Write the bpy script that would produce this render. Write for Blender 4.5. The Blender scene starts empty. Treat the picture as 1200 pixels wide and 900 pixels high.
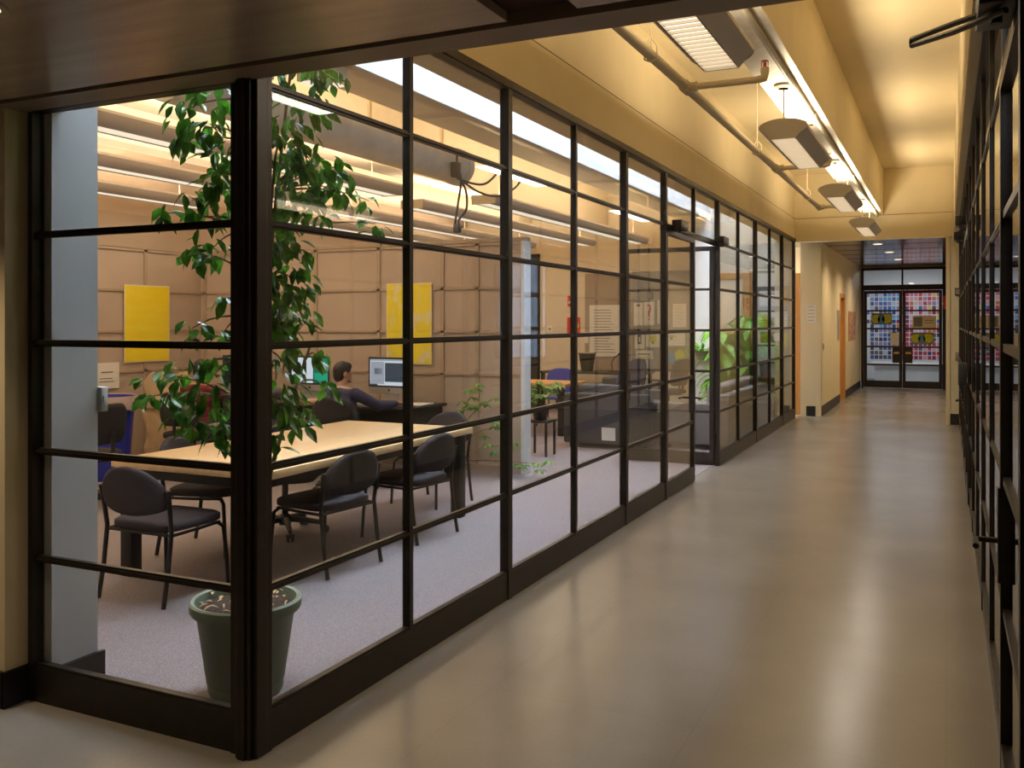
import bpy, bmesh, math, random
from mathutils import Vector, Matrix
PI = math.pi
random.seed(7)
scn = bpy.context.scene
COL = scn.collection

# ------------------------------------------------------------------ materials
MATS = {}
def principled(name, col, rough=0.5, metal=0.0, noise=0.0, nscale=8.0, bump=0.0, bscale=60.0, spec=0.5, emis=None, estr=0.0, sub=None):
    if name in MATS: return MATS[name]
    m = bpy.data.materials.new(name); m.use_nodes = True
    nt = m.node_tree; b = nt.nodes['Principled BSDF']
    b.inputs['Base Color'].default_value = (*col, 1)
    b.inputs['Roughness'].default_value = rough
    b.inputs['Metallic'].default_value = metal
    b.inputs['Specular IOR Level'].default_value = spec
    if emis:
        b.inputs['Emission Color'].default_value = (*emis, 1); b.inputs['Emission Strength'].default_value = estr
    tc = nt.nodes.new('ShaderNodeTexCoord')
    if noise > 0:
        n = nt.nodes.new('ShaderNodeTexNoise'); n.inputs['Scale'].default_value = nscale; n.inputs['Detail'].default_value = 4
        nt.links.new(tc.outputs['Object'], n.inputs['Vector'])
        r = nt.nodes.new('ShaderNodeMapRange'); r.inputs[1].default_value = .3; r.inputs[2].default_value = .7
        r.inputs[3].default_value = 1 - noise; r.inputs[4].default_value = 1 + noise
        nt.links.new(n.outputs['Fac'], r.inputs[0])
        mx = nt.nodes.new('ShaderNodeVectorMath'); mx.operation = 'SCALE'; mx.inputs[0].default_value = col
        nt.links.new(r.outputs[0], mx.inputs['Scale']); nt.links.new(mx.outputs[0], b.inputs['Base Color'])
    if bump > 0:
        n2 = nt.nodes.new('ShaderNodeTexNoise'); n2.inputs['Scale'].default_value = bscale; n2.inputs['Detail'].default_value = 3
        nt.links.new(tc.outputs['Object'], n2.inputs['Vector'])
        bp = nt.nodes.new('ShaderNodeBump'); bp.inputs['Strength'].default_value = bump; bp.inputs['Distance'].default_value = .01
        nt.links.new(n2.outputs['Fac'], bp.inputs['Height']); nt.links.new(bp.outputs[0], b.inputs['Normal'])
    MATS[name] = m
    return m

def emission(name, col, s):
    if name in MATS: return MATS[name]
    m = bpy.data.materials.new(name); m.use_nodes = True; nt = m.node_tree; nt.nodes.clear()
    e = nt.nodes.new('ShaderNodeEmission'); e.inputs[0].default_value = (*col, 1); e.inputs[1].default_value = s
    o = nt.nodes.new('ShaderNodeOutputMaterial'); nt.links.new(e.outputs[0], o.inputs[0]); MATS[name] = m
    return m

def glass_mat(name, tint=(.96, .97, .97), f0=.035):
    m = bpy.data.materials.new(name); m.use_nodes = True; nt = m.node_tree; nt.nodes.clear(); N = nt.nodes.new; L = nt.links.new
    geo = N('ShaderNodeNewGeometry'); d = N('ShaderNodeVectorMath'); d.operation = 'DOT_PRODUCT'
    L(geo.outputs['Normal'], d.inputs[0]); L(geo.outputs['Incoming'], d.inputs[1])
    ab = N('ShaderNodeMath'); ab.operation = 'ABSOLUTE'; L(d.outputs['Value'], ab.inputs[0])
    s = N('ShaderNodeMath'); s.operation = 'SUBTRACT'; s.inputs[0].default_value = 1; L(ab.outputs[0], s.inputs[1])
    p = N('ShaderNodeMath'); p.operation = 'POWER'; p.inputs[1].default_value = 5; L(s.outputs[0], p.inputs[0])
    ma = N('ShaderNodeMath'); ma.operation = 'MULTIPLY_ADD'; ma.inputs[1].default_value = 1 - f0; ma.inputs[2].default_value = f0; L(p.outputs[0], ma.inputs[0])
    t = N('ShaderNodeBsdfTransparent'); t.inputs[0].default_value = (*tint, 1)
    g = N('ShaderNodeBsdfGlossy'); g.inputs['Roughness'].default_value = 0.0
    mx = N('ShaderNodeMixShader'); L(ma.outputs[0], mx.inputs[0]); L(t.outputs[0], mx.inputs[1]); L(g.outputs[0], mx.inputs[2])
    o = N('ShaderNodeOutputMaterial'); L(mx.outputs[0], o.inputs[0]); MATS[name] = m
    return m

def floor_mat():
    m = bpy.data.materials.new('polished floor tile'); m.use_nodes = True; nt = m.node_tree; b = nt.nodes['Principled BSDF']; N = nt.nodes.new; L = nt.links.new
    tc = N('ShaderNodeTexCoord')
    n1 = N('ShaderNodeTexNoise'); n1.inputs['Scale'].default_value = 1.3; n1.inputs['Detail'].default_value = 6; L(tc.outputs['Object'], n1.inputs[0])
    n2 = N('ShaderNodeTexNoise'); n2.inputs['Scale'].default_value = 55; n2.inputs['Detail'].default_value = 3; L(tc.outputs['Object'], n2.inputs[0])
    ad = N('ShaderNodeMath'); ad.operation = 'MULTIPLY_ADD'; ad.inputs[1].default_value = .25; L(n2.outputs['Fac'], ad.inputs[0]); L(n1.outputs['Fac'], ad.inputs[2])
    cr = N('ShaderNodeValToRGB'); cr.color_ramp.elements[0].position = .42; cr.color_ramp.elements[0].color = (.268, .246, .217, 1)
    cr.color_ramp.elements[1].position = .85; cr.color_ramp.elements[1].color = (.315, .292, .260, 1); L(ad.outputs[0], cr.inputs[0])
    br = N('ShaderNodeTexBrick'); br.offset = 0; br.squash = 1; br.inputs['Scale'].default_value = 1; br.inputs['Mortar Size'].default_value = .0022
    br.inputs['Brick Width'].default_value = .9; br.inputs['Row Height'].default_value = .9
    br.inputs['Color1'].default_value = (1, 1, 1, 1); br.inputs['Color2'].default_value = (.98, .98, .975, 1); br.inputs['Mortar'].default_value = (.92, .91, .89, 1)
    L(tc.outputs['Object'], br.inputs['Vector'])
    mu = N('ShaderNodeMix'); mu.data_type = 'RGBA'; mu.blend_type = 'MULTIPLY'; mu.inputs[0].default_value = 1
    L(cr.outputs[0], mu.inputs[6]); L(br.outputs['Color'], mu.inputs[7]); L(mu.outputs[2], b.inputs['Base Color'])
    rr = N('ShaderNodeMapRange'); rr.inputs[3].default_value = .215; rr.inputs[4].default_value = .26; L(n1.outputs['Fac'], rr.inputs[0]); L(rr.outputs[0], b.inputs['Roughness'])
    bp = N('ShaderNodeBump'); bp.inputs['Strength'].default_value = .03; bp.inputs['Distance'].default_value = .01; L(n1.outputs['Fac'], bp.inputs['Height']); L(bp.outputs[0], b.inputs['Normal'])
    MATS['floor'] = m; return m

def panel_metal(key='panel', col=(.72, .61, .55), rough=.27):
    m = bpy.data.materials.new('perforated dark metal'); m.use_nodes = True; nt = m.node_tree; b = nt.nodes['Principled BSDF']; N = nt.nodes.new; L = nt.links.new
    tc = N('ShaderNodeTexCoord'); mp = N('ShaderNodeMapping'); mp.inputs['Scale'].default_value = (140, 140, 140); L(tc.outputs['Object'], mp.inputs[0])
    v = N('ShaderNodeTexVoronoi'); v.inputs['Randomness'].default_value = 0; v.inputs['Scale'].default_value = 1; L(mp.outputs[0], v.inputs['Vector'])
    n = N('ShaderNodeTexNoise'); n.inputs['Scale'].default_value = 2.5
    mp2 = N('ShaderNodeMapping'); mp2.inputs['Scale'].default_value = (.5, 6, 1); L(tc.outputs['Object'], mp2.inputs[0]); L(mp2.outputs[0], n.inputs['Vector'])
    r = N('ShaderNodeMapRange'); r.inputs[1].default_value = .25; r.inputs[2].default_value = .45; r.inputs[3].default_value = .35; r.inputs[4].default_value = 1; L(v.outputs['Distance'], r.inputs[0])
    mul = N('ShaderNodeMath'); mul.operation = 'MULTIPLY_ADD'; mul.inputs[1].default_value = .5; L(n.outputs['Fac'], mul.inputs[0]); L(r.outputs[0], mul.inputs[2])
    sc = N('ShaderNodeVectorMath'); sc.operation = 'SCALE'; sc.inputs[0].default_value = col; L(mul.outputs[0], sc.inputs['Scale']); L(sc.outputs[0], b.inputs['Base Color'])
    b.inputs['Metallic'].default_value = .35; b.inputs['Roughness'].default_value = rough
    MATS[key] = m; return m

def carpet_mat():
    m = bpy.data.materials.new('grey purple carpet'); m.use_nodes = True; nt = m.node_tree; b = nt.nodes['Principled BSDF']; N = nt.nodes.new; L = nt.links.new
    tc = N('ShaderNodeTexCoord'); n = N('ShaderNodeTexNoise'); n.inputs['Scale'].default_value = 210; n.inputs['Detail'].default_value = 3; L(tc.outputs['Object'], n.inputs[0])
    cr = N('ShaderNodeValToRGB'); cr.color_ramp.elements[0].position = .35; cr.color_ramp.elements[0].color = (.20, .17, .178, 1)
    cr.color_ramp.elements[1].position = .65; cr.color_ramp.elements[1].color = (.39, .335, .352, 1); L(n.outputs['Fac'], cr.inputs[0]); L(cr.outputs[0], b.inputs['Base Color'])
    b.inputs['Roughness'].default_value = 1; b.inputs['Specular IOR Level'].default_value = .1
    bp = N('ShaderNodeBump'); bp.inputs['Strength'].default_value = .5; bp.inputs['Distance'].default_value = .01; L(n.outputs['Fac'], bp.inputs['Height']); L(bp.outputs[0], b.inputs['Normal'])
    return m

def wood_mat(name, c1, c2, rough=.35, sc=(3, 30, 30)):
    m = bpy.data.materials.new(name); m.use_nodes = True; nt = m.node_tree; b = nt.nodes['Principled BSDF']; N = nt.nodes.new; L = nt.links.new
    tc = N('ShaderNodeTexCoord'); mp = N('ShaderNodeMapping'); mp.inputs['Scale'].default_value = sc; L(tc.outputs['Object'], mp.inputs[0])
    n = N('ShaderNodeTexNoise'); n.inputs['Scale'].default_value = 1; n.inputs['Detail'].default_value = 5; L(mp.outputs[0], n.inputs[0])
    cr = N('ShaderNodeValToRGB'); cr.color_ramp.elements[0].position = .3; cr.color_ramp.elements[0].color = (*c1, 1); cr.color_ramp.elements[1].position = .7; cr.color_ramp.elements[1].color = (*c2, 1)
    L(n.outputs['Fac'], cr.inputs[0]); L(cr.outputs[0], b.inputs['Base Color']); b.inputs['Roughness'].default_value = rough
    return m

def leaf_mat(name, c1, c2, rough=.33):
    m = bpy.data.materials.new(name); m.use_nodes = True; nt = m.node_tree; b = nt.nodes['Principled BSDF']; N = nt.nodes.new; L = nt.links.new
    tc = N('ShaderNodeTexCoord'); n = N('ShaderNodeTexNoise'); n.inputs['Scale'].default_value = 14; L(tc.outputs['Object'], n.inputs[0])
    cr = N('ShaderNodeValToRGB'); cr.color_ramp.elements[0].position = .35; cr.color_ramp.elements[0].color = (*c1, 1); cr.color_ramp.elements[1].position = .65; cr.color_ramp.elements[1].color = (*c2, 1)
    L(n.outputs['Fac'], cr.inputs[0]); L(cr.outputs[0], b.inputs['Base Color']); b.inputs['Roughness'].default_value = rough
    b.inputs['Specular IOR Level'].default_value = .7
    tr = N('ShaderNodeBsdfTranslucent'); L(cr.outputs[0], tr.inputs[0])
    mx = N('ShaderNodeMixShader'); mx.inputs[0].default_value = .3
    out = nt.nodes['Material Output']; L(b.outputs[0], mx.inputs[1]); L(tr.outputs[0], mx.inputs[2]); L(mx.outputs[0], out.inputs[0])
    return m

def patchy(name, base, patch, scale, lo, hi):
    m = bpy.data.materials.new(name); m.use_nodes = True; nt = m.node_tree; b = nt.nodes['Principled BSDF']; N = nt.nodes.new; L = nt.links.new
    tc = N('ShaderNodeTexCoord'); mp = N('ShaderNodeMapping'); mp.inputs['Scale'].default_value = scale; L(tc.outputs['Object'], mp.inputs[0])
    n = N('ShaderNodeTexNoise'); n.inputs['Scale'].default_value = 1; n.inputs['Detail'].default_value = 3; L(mp.outputs[0], n.inputs[0])
    cr = N('ShaderNodeValToRGB'); cr.color_ramp.elements[0].position = lo; cr.color_ramp.elements[0].color = (*base, 1); cr.color_ramp.elements[1].position = hi; cr.color_ramp.elements[1].color = (*patch, 1)
    L(n.outputs['Fac'], cr.inputs[0]); L(cr.outputs[0], b.inputs['Base Color']); b.inputs['Roughness'].default_value = .5
    return m

M_paint = principled('cream wall paint', (.82, .71, .48), .55, noise=.03, nscale=3, bump=.05, bscale=40)
M_hall = principled('pale cream hall paint', (.78, .70, .50), .5, noise=.03, nscale=2)
M_white = principled('white paint', (.82, .82, .82), .6, noise=.02)
M_col = principled('cool grey white paint', (.74, .76, .79), .6, noise=.03, nscale=2)
M_beam = principled('white beam underside', (.85, .80, .72), .45, noise=.1, nscale=6, bump=.25, bscale=25)
M_ceil = principled('room ceiling paint', (.76, .66, .51), .7, noise=.03)
M_part = principled('tan panel paint', (.47, .37, .295), .6, noise=.05, nscale=2)
M_partline = principled('tan rib paint', (.40, .305, .225), .6)
M_frame = principled('dark bronze steel', (.022, .016, .012), .38, .2, noise=.2, nscale=20, spec=.5)
M_base = principled('black rubber base', (.012, .012, .014), .45)
M_glass = glass_mat('window glass')
M_floor = floor_mat(); M_panel = panel_metal(); M_panelh = panel_metal('hall panel', (.15, .11, .09), .14); M_carpet = carpet_mat()
M_gap = principled('dark red brown plenum', (.09, .042, .028), .7)
M_trim = principled('bronze edge trim', (.34, .27, .21), .45, .1)
M_wood = wood_mat('light maple', (.74, .50, .25), (.86, .62, .35), .28, (18, 1.5, 18))
M_door = wood_mat('orange oak', (.52, .25, .07), (.66, .35, .11), .4, (30, 30, 2))
M_black = principled('black fabric', (.024, .021, .024), .9, bump=.3, bscale=200)
M_seat = principled('dark plum fabric', (.040, .032, .036), .9, bump=.3, bscale=200)
M_blmet = principled('black metal', (.018, .017, .018), .4, .3)
M_blplast = principled('black plastic', (.02, .02, .022), .45)
M_blue = principled('blue plastic', (.03, .04, .38), .4)
M_navyf = principled('navy chair fabric', (.035, .04, .10), .85)
M_chrome = principled('brushed steel', (.55, .55, .55), .3, 1)
M_alu = principled('silver aluminium', (.62, .61, .60), .35, .7)
M_fix = principled('grey lamp housing', (.62, .60, .63), .5)
M_fixend = principled('tan lamp end cap', (.58, .52, .42), .5)
M_pipe = principled('cream painted pipe', (.72, .62, .44), .45)
M_paper = principled('paper', (.80, .77, .70), .7)
M_ink = principled('print ink', (.12, .11, .11), .7)
M_yel = patchy('yellow poster print', (.86, .66, .012), (.88, .73, .05), (1.5, 1.5, 9), .4, .62)
M_yel2 = patchy('yellow poster print with pale lettering', (.86, .70, .03), (.80, .72, .38), (9, 1, 5), .52, .62)
M_pedge = principled('cream poster border', (.80, .68, .46), .6)
M_soil = principled('dark soil', (.05, .03, .02), .95, noise=.5, nscale=50, bump=.8, bscale=70)
M_dry = principled('dry leaf litter', (.55, .38, .22), .8, noise=.3)
M_pot = principled('sage green pot', (.20, .28, .22), .45, noise=.04)
M_bark = principled('pale bark', (.30, .22, .14), .8, noise=.3, nscale=30)
M_leaf = leaf_mat('ficus leaf', (.028, .13, .014), (.13, .40, .03), .26)
M_leafb = leaf_mat('broad bright leaf', (.10, .36, .03), (.30, .66, .06), .4)
M_leafs = leaf_mat('schefflera leaf', (.05, .19, .03), (.26, .46, .07), .35)
M_sofa = principled('grey sofa fabric', (.20, .185, .175), .9, bump=.3, bscale=150)
M_sofad = principled('charcoal sofa fabric', (.07, .068, .075), .9, bump=.3, bscale=150)
M_skin = principled('skin', (.52, .29, .19), .5)
M_hair = principled('dark hair', (.014, .010, .008), .55, bump=.6, bscale=90)
M_navy = principled('navy knit', (.035, .032, .085), .85, bump=.3, bscale=120)
M_red = principled('red knit', (.13, .012, .018), .85, bump=.3, bscale=120)
M_grey = principled('grey cotton', (.12, .12, .13), .85)
M_denim = principled('dark denim', (.03, .04, .07), .85)
M_bag = principled('brown kraft paper', (.62, .46, .27), .75, noise=.18, nscale=6, bump=.9, bscale=9)
M_film = principled('clear bag film', (.55, .42, .38), .25)
M_pin = principled('grey pinboard', (.30, .285, .28), .9, noise=.05)
M_pin2 = principled('taupe pinboard', (.34, .27, .21), .9, noise=.05)
M_firered = principled('fire alarm red', (.55, .02, .02), .35)
M_gr0 = principled('grey cable jacket', (.09, .085, .08), .5)
M_lens = emission('warm lamp lens', (1, .84, .62), 2.3)
M_lens2 = emission('room lamp lens', (1, .84, .62), 1.15)
M_louver = principled('lamp louver blade', (.75, .68, .58), .4)

# ------------------------------------------------------------------ mesh helper
class MB:
    def __init__(s): s.bm = bmesh.new(); s.mi = 0
    def _tag(s, n0):
        s.bm.faces.ensure_lookup_table()
        for f in s.bm.faces[n0:]: f.material_index = s.mi
    def box(s, x0, x1, y0, y1, z0, z1, bev=0, seg=2, M=None):
        n0 = len(s.bm.faces)
        r = bmesh.ops.create_cube(s.bm, size=1)
        vs = r['verts']
        T = Matrix.Translation(((x0+x1)/2, (y0+y1)/2, (z0+z1)/2)) @ Matrix.Diagonal((abs(x1-x0), abs(y1-y0), abs(z1-z0), 1))
        bmesh.ops.transform(s.bm, matrix=T, verts=vs)
        if bev > 0:
            es = list({e for v in vs for e in v.link_edges})
            rb = bmesh.ops.bevel(s.bm, geom=es, offset=bev, segments=seg, profile=.5, affect='EDGES')
            vs = list({v for f in rb['faces'] for v in f.verts} | {v for v in vs if v.is_valid})
        if M is not None: bmesh.ops.transform(s.bm, matrix=M, verts=[v for v in vs if v.is_valid])
        s._tag(n0); return s
    def ring(s, c, t, r, n, ref=None):
        t = t.normalized(); a = ref if ref else (Vector((0, 0, 1)) if abs(t.z) < .9 else Vector((1, 0, 0)))
        u = t.cross(a).normalized(); v = t.cross(u)
        return [s.bm.verts.new(c + (u*math.cos(2*PI*i/n) + v*math.sin(2*PI*i/n))*r) for i in range(n)]
    def tube(s, pts, r, n=10, caps=True, rs=None):
        n0 = len(s.bm.faces); P = [Vector(p) for p in pts]; rings = []
        for i, p in enumerate(P):
            t = (P[min(i+1, len(P)-1)] - P[max(i-1, 0)])
            rings.append(s.ring(p, t, rs[i] if rs else r, n))
        for a, b in zip(rings, rings[1:]):
            # align
            k = min(range(n), key=lambda k: sum((a[j].co-b[(j+k) % n].co).length for j in range(0, n, max(1, n//4))))
            for j in range(n): s.bm.faces.new((a[j], a[(j+1) % n], b[(j+1+k) % n], b[(j+k) % n]))
        if caps: s.bm.faces.new(rings[0]); s.bm.faces.new(rings[-1])
        s._tag(n0); return s
    def cyl(s, p0, p1, r0, r1=None, n=16): return s.tube([p0, p1], r0, n, rs=[r0, r0 if r1 is None else r1])
    def lathe(s, prof, n=32, c=(0, 0, 0)):
        n0 = len(s.bm.faces); R = []
        for (r, z) in prof:
            if r < 1e-6: R.append([s.bm.verts.new((c[0], c[1], c[2]+z))])
            else: R.append([s.bm.verts.new((c[0]+r*math.cos(2*PI*i/n), c[1]+r*math.sin(2*PI*i/n), c[2]+z)) for i in range(n)])
        for a, b in zip(R, R[1:]):
            for j in range(n):
                if len(a) == 1 and len(b) == 1: continue
                if len(a) == 1: s.bm.faces.new((a[0], b[j], b[(j+1) % n]))
                elif len(b) == 1: s.bm.faces.new((a[j], a[(j+1) % n], b[0]))
                else: s.bm.faces.new((a[j], a[(j+1) % n], b[(j+1) % n], b[j]))
        s._tag(n0); return s
    def ell(s, c, r, nu=20, nv=12, M=None):
        n0 = len(s.bm.faces)
        T = Matrix.Translation(c) @ (M if M is not None else Matrix()) @ Matrix.Diagonal((*r, 1))
        bmesh.ops.create_uvsphere(s.bm, u_segments=nu, v_segments=nv, radius=1, matrix=T); s._tag(n0); return s
    def prism(s, poly, axis, a0, a1):
        n0 = len(s.bm.faces)
        def P(u, v, a): return {'x': (a, u, v), 'y': (u, a, v), 'z': (u, v, a)}[axis]
        A = [s.bm.verts.new(P(u, v, a0)) for u, v in poly]; B = [s.bm.verts.new(P(u, v, a1)) for u, v in poly]
        k = len(poly)
        for i in range(k): s.bm.faces.new((A[i], A[(i+1) % k], B[(i+1) % k], B[i]))
        s.bm.faces.new(A); s.bm.faces.new(B); s._tag(n0); return s
    def leaf(s, base, d, up, L, W, fold=.25, droop=.25):
        n0 = len(s.bm.faces)
        d = d.normalized(); side = d.cross(up)
        if side.length < 1e-4: side = Vector((1, 0, 0))
        side.normalize(); nrm = side.cross(d).normalized()
        mid = []; lf = []; rt = []
        for t, w in ((0, .04), (.25, .75), (.5, 1), (.78, .55), (1, 0)):
            c = base + d*L*t - nrm*(droop*L*t*t)
            mid.append(s.bm.verts.new(c))
            if 0 < w:
                lf.append(s.bm.verts.new(c + side*W*.5*w + nrm*W*fold*w*.5)); rt.append(s.bm.verts.new(c - side*W*.5*w + nrm*W*fold*w*.5))
        for i in range(3):
            s.bm.faces.new((mid[i], mid[i+1], lf[i+1], lf[i])); s.bm.faces.new((mid[i], rt[i], rt[i+1], mid[i+1]))
        s.bm.faces.new((mid[3], mid[4], lf[3])); s.bm.faces.new((mid[3], rt[3], mid[4]))
        s._tag(n0)
    def xf(s, M): bmesh.ops.transform(s.bm, matrix=M, verts=s.bm.verts[:]); return s

def obj(name, mb, mats, parent=None, loc=(0, 0, 0), smooth=35, rotz=0):
    bm = mb.bm
    bmesh.ops.recalc_face_normals(bm, faces=bm.faces[:])
    me = bpy.data.meshes.new(name); bm.to_mesh(me); bm.free()
    for m in (mats if isinstance(mats, (list, tuple)) else [mats]): me.materials.append(m)
    if smooth:
        me.polygons.foreach_set('use_smooth', [True]*len(me.polygons))
        me.set_sharp_from_angle(angle=math.radians(smooth))
    o = bpy.data.objects.new(name, me); COL.objects.link(o); o.location = loc; o.rotation_euler = (0, 0, rotz)
    if parent: o.parent = parent
    return o
def tag(o, label, cat, group=None):
    o['label'] = label; o['category'] = cat
    if group: o['group'] = group
    return o
def thing(name, label, cat, loc=(0, 0, 0), rotz=0, group=None):
    o = bpy.data.objects.new(name, None); o.empty_display_size = .1; COL.objects.link(o); o.location = loc; o.rotation_euler = (0, 0, rotz)
    return tag(o, label, cat, group)
def struct(name, mb, m, parent=None, smooth=0):
    o = obj(name, mb, m, parent, smooth=smooth)
    if not parent: o['kind'] = 'structure'
    return o
def sempty(name, loc=(0, 0, 0)):
    o = bpy.data.objects.new(name, None); o.empty_display_size = .1; COL.objects.link(o); o.location = loc; o['kind'] = 'structure'; return o
def dup(root, loc, rotz, label, group=None):
    r = root.copy(); COL.objects.link(r); r.location = loc; r.rotation_euler = (0, 0, rotz); r['label'] = label
    if group: r['group'] = group
    for ch in list(root.children):
        c = ch.copy(); COL.objects.link(c); c.parent = r
        for g in list(ch.children):
            d = g.copy(); COL.objects.link(d); d.parent = c
    return r
def sbox(name, x0, x1, y0, y1, z0, z1, m, bev=0, parent=None):
    return struct(name, MB().box(x0, x1, y0, y1, z0, z1, bev), m, parent)
def box_obj(name, x0, x1, y0, y1, z0, z1, m, parent=None, bev=0):
    return obj(name, MB().box(x0, x1, y0, y1, z0, z1, bev), m, parent)
def area(parent, name, loc, size, energy, col, up=False, rot=None):
    l = bpy.data.lights.new(name, 'AREA'); l.shape = 'RECTANGLE'; l.size, l.size_y = size; l.energy = energy; l.color = col
    o = bpy.data.objects.new(name, l); COL.objects.link(o); o.location = loc
    o.rotation_euler = rot if rot else ((PI, 0, 0) if up else (0, 0, 0))
    if parent: o.parent = parent
    return o

# ------------------------------------------------------------------ key dimensions
XL = -2.31       # left glazed partition
XR = 0.19        # right glazed partition
YF = 2.67        # front glazed bay
YE = 15.94       # far end of the glazed corridor
ZG = 3.0; ZS = 2.5; ZB = 3.33; ZC = 4.07
ROWS = [.150, .602, 1.056, 1.513, 1.971, 2.490, 2.95]

# ------------------------------------------------------------------ floors, walls, ceilings
sbox('floor', -9.4, 4.8, -4.4, 30.5, -.2, 0, M_floor)
cf = sbox('floor_carpet', -8.5, -2.36, 2.72, 15.95, 0, .006, M_carpet); cf['kind'] = 'structure'
# corridor shell
sbox('wall_left_header', XL-.13, XL+.018, 2.60, YE+.1, ZG, ZB, M_paint)
sbox('wall_left_upper', XL-.13, XL, 2.60, YE+.2, ZB, ZC, M_paint)
sbox('wall_right_upper', .104, .30, 2.58, YE, ZG, ZC, M_paint)
sbox('wall_end_header', XL, .30, YE, YE+.2, 2.95, ZB, M_paint)
sbox('wall_end_upper', XL, .30, YE+.025, YE+.2, ZB, ZC, M_paint)
sbox('wall_soffit_upstand', -9.2, .30, 2.56, 2.62, ZS+.06, ZC, M_paint)
sbox('ceiling_corridor', XL-.13, .30, 2.42, YE+.2, ZC, ZC+.15, M_paint)
bmb = MB().box(-1.22, -.92, 2.50, YE+.008, ZB+.012, ZC)
bo = struct('ceiling_beam', bmb, M_paint)
struct('beam_underside', MB().box(-1.222, -.918, 2.50, YE, ZB, ZB+.012), M_beam, bo)
M_joint = principled('dark wall joint', (.16, .10, .05), .8)
sbox('trim_11', XL, XL+.0195, 2.62, YE, ZB, ZB+.006, M_joint)
sbox('trim_12', XL+.02, .104, YE-.0015, YE+.02, ZB, ZB+.006, M_joint)
# foreground soffit: perforated metal panels with an open joint
sof = sempty('ceiling_soffit', (0, 0, ZS))
struct('metal_panel', MB().box(-9.2, -1.187, -4.2, 2.478, .0, .03), M_panel, sof)
struct('metal_panel', MB().box(-.955, 4.6, -4.2, 2.460, .0, .03), M_panel, sof)
struct('plenum_backing', MB().box(-9.2, 4.6, -4.2, 2.52, .10, .13), M_gap, sof)
struct('plenum_channel', MB().box(-1.187, -.955, 2.34, 2.50, .035, .10), M_gap, sof)
struct('edge_trim', MB().box(-9.2, .30, 2.50, 2.56, -.008, .10), M_trim, sof)
sbox('wall_soffit_cap', -9.2, 4.6, -4.2, 2.56, ZS+.13, ZS+.2, M_gap)
sbox('ceiling_soffit_return', -9.2, XR+.4, 2.56, 2.645, 2.492, 2.56, M_trim)
# behind the camera and outer shell
sbox('wall_rear', -9.4, 4.8, -4.4, -4.2, 0, ZC+.15, M_hall)
sbox('wall_left_outer', -9.4, -9.2, -4.2, 2.5, 0, ZC+.15, M_hall)
# cream front wall left of the glazing
sbox('wall_front', -9.2, -3.535, 2.55, 2.70, 0, ZS-.003, M_paint)
sbox('baseboard_front', -9.2, -3.525, 2.535, 2.55, 0, .15, M_base)
sbox('baseboard_front_return', -3.535, -3.522, 2.535, 2.655, 0, .15, M_base)
sbox('wall_front_inner', -9.2, -3.45, 2.705, 2.94, 0, 4.1, M_col)
sbox('wall_front_header', -3.45, XL+.01, 2.66, 2.76, ZS+.02, 4.1, M_white)
sbox('baseboard_column', -3.45, -3.43, 2.72, 2.965, 0.006, .125, M_base)
# glazed room shell
sbox('wall_room_left', -8.7, -8.5, 2.5, 16.2, 0, ZC+.15, M_part)
sbox('wall_room_far', -8.7, XL-.04, YE+.02, YE+.16, 0, ZC+.15, M_ceil)
bw = sempty('wall_room_back', (0, 8.8, 0))
struct('partition_panel', MB().box(-8.5, -4.04, 0, .10, 0, 2.46), M_part, bw)
struct('partition_end', MB().box(-4.04, -4.0, -.03, .13, 0, 2.46), M_col, bw)
struct('partition_cap', MB().box(-8.5, -4.0, -.02, .12, 2.46, 2.50), M_partline, bw)
rb = MB()
for z in (1.04, 1.50, 1.97, 2.44): rb.box(-8.5, -4.04, -.018, 0, z-.014, z+.014)
for x in (-8.42, -7.55, -6.71, -5.83, -5.0, -4.57): rb.box(x-.022, x+.022, -.018, 0, 0, 2.46)
struct('partition_ribs', rb, M_partline, bw)
struct('partition_base', MB().box(-8.5, -4.04, -.022, 0, 0, .08), M_partline, bw)
rb = MB()
for z in (1.04, 1.50, 1.97, 2.44): rb.box(-8.5, -8.484, 2.95, 8.78, z-.014, z+.014)
for y in (3.6, 4.67, 5.75, 6.83, 7.91): rb.box(-8.5, -8.484, y-.022, y+.022, 0, 2.46)
rb.box(-8.5, -8.486, 2.95, 8.78, 2.46, 2.85)
struct('trim_1', rb, M_partline)
# room ceiling with beams and a long skylight slot beside the glazing
sbox('ceiling_room', -8.7, -4.06, 2.5, 16.2, ZC, ZC+.15, M_ceil)
sbox('ceiling_glazing_strip', -2.60, XL-.0, 2.7, YE, 3.0, 3.06, M_ceil)
for i, (x0, x1) in enumerate(((-4.06, -3.54), (-5.95, -5.62), (-7.45, -7.12))):
    sbox('ceiling_room_beam_%d' % (i+1), x0, x1, 2.95, YE, ZB, ZC, M_ceil)
for i, y in enumerate((5.6, 11.2)):
    sbox('ceiling_cross_beam_%d' % (i+1), -8.5, -5.95, y, y+.22, 3.7, ZC, M_ceil)
sbox('trim_skylight_inner', -3.54, -3.52, 2.76, YE, ZB-.035, 4.62, M_white)
sbox('trim_skylight_outer', -2.62, -2.60, 2.76, YE, 3.06, 4.62, M_white)
sbox('trim_skylight_ends', -3.54, -2.6, 2.74, 2.76, ZB, 4.62, M_white)
sky = sempty('window_skylight', (0, 0, 4.62))
struct('glass_pane', MB().box(-3.56, -2.58, 2.72, YE+.1, 0, .008), M_glass, sky)
fb = MB()
for k in range(13): fb.box(-3.56, -2.58, 2.74+k*1.1, 2.78+k*1.1, .008, .06)
fb.box(-3.58, -3.52, 2.72, YE, .008, .06); fb.box(-2.64, -2.58, 2.72, YE, .008, .06)
struct('frame', fb, M_white, sky)
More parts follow.
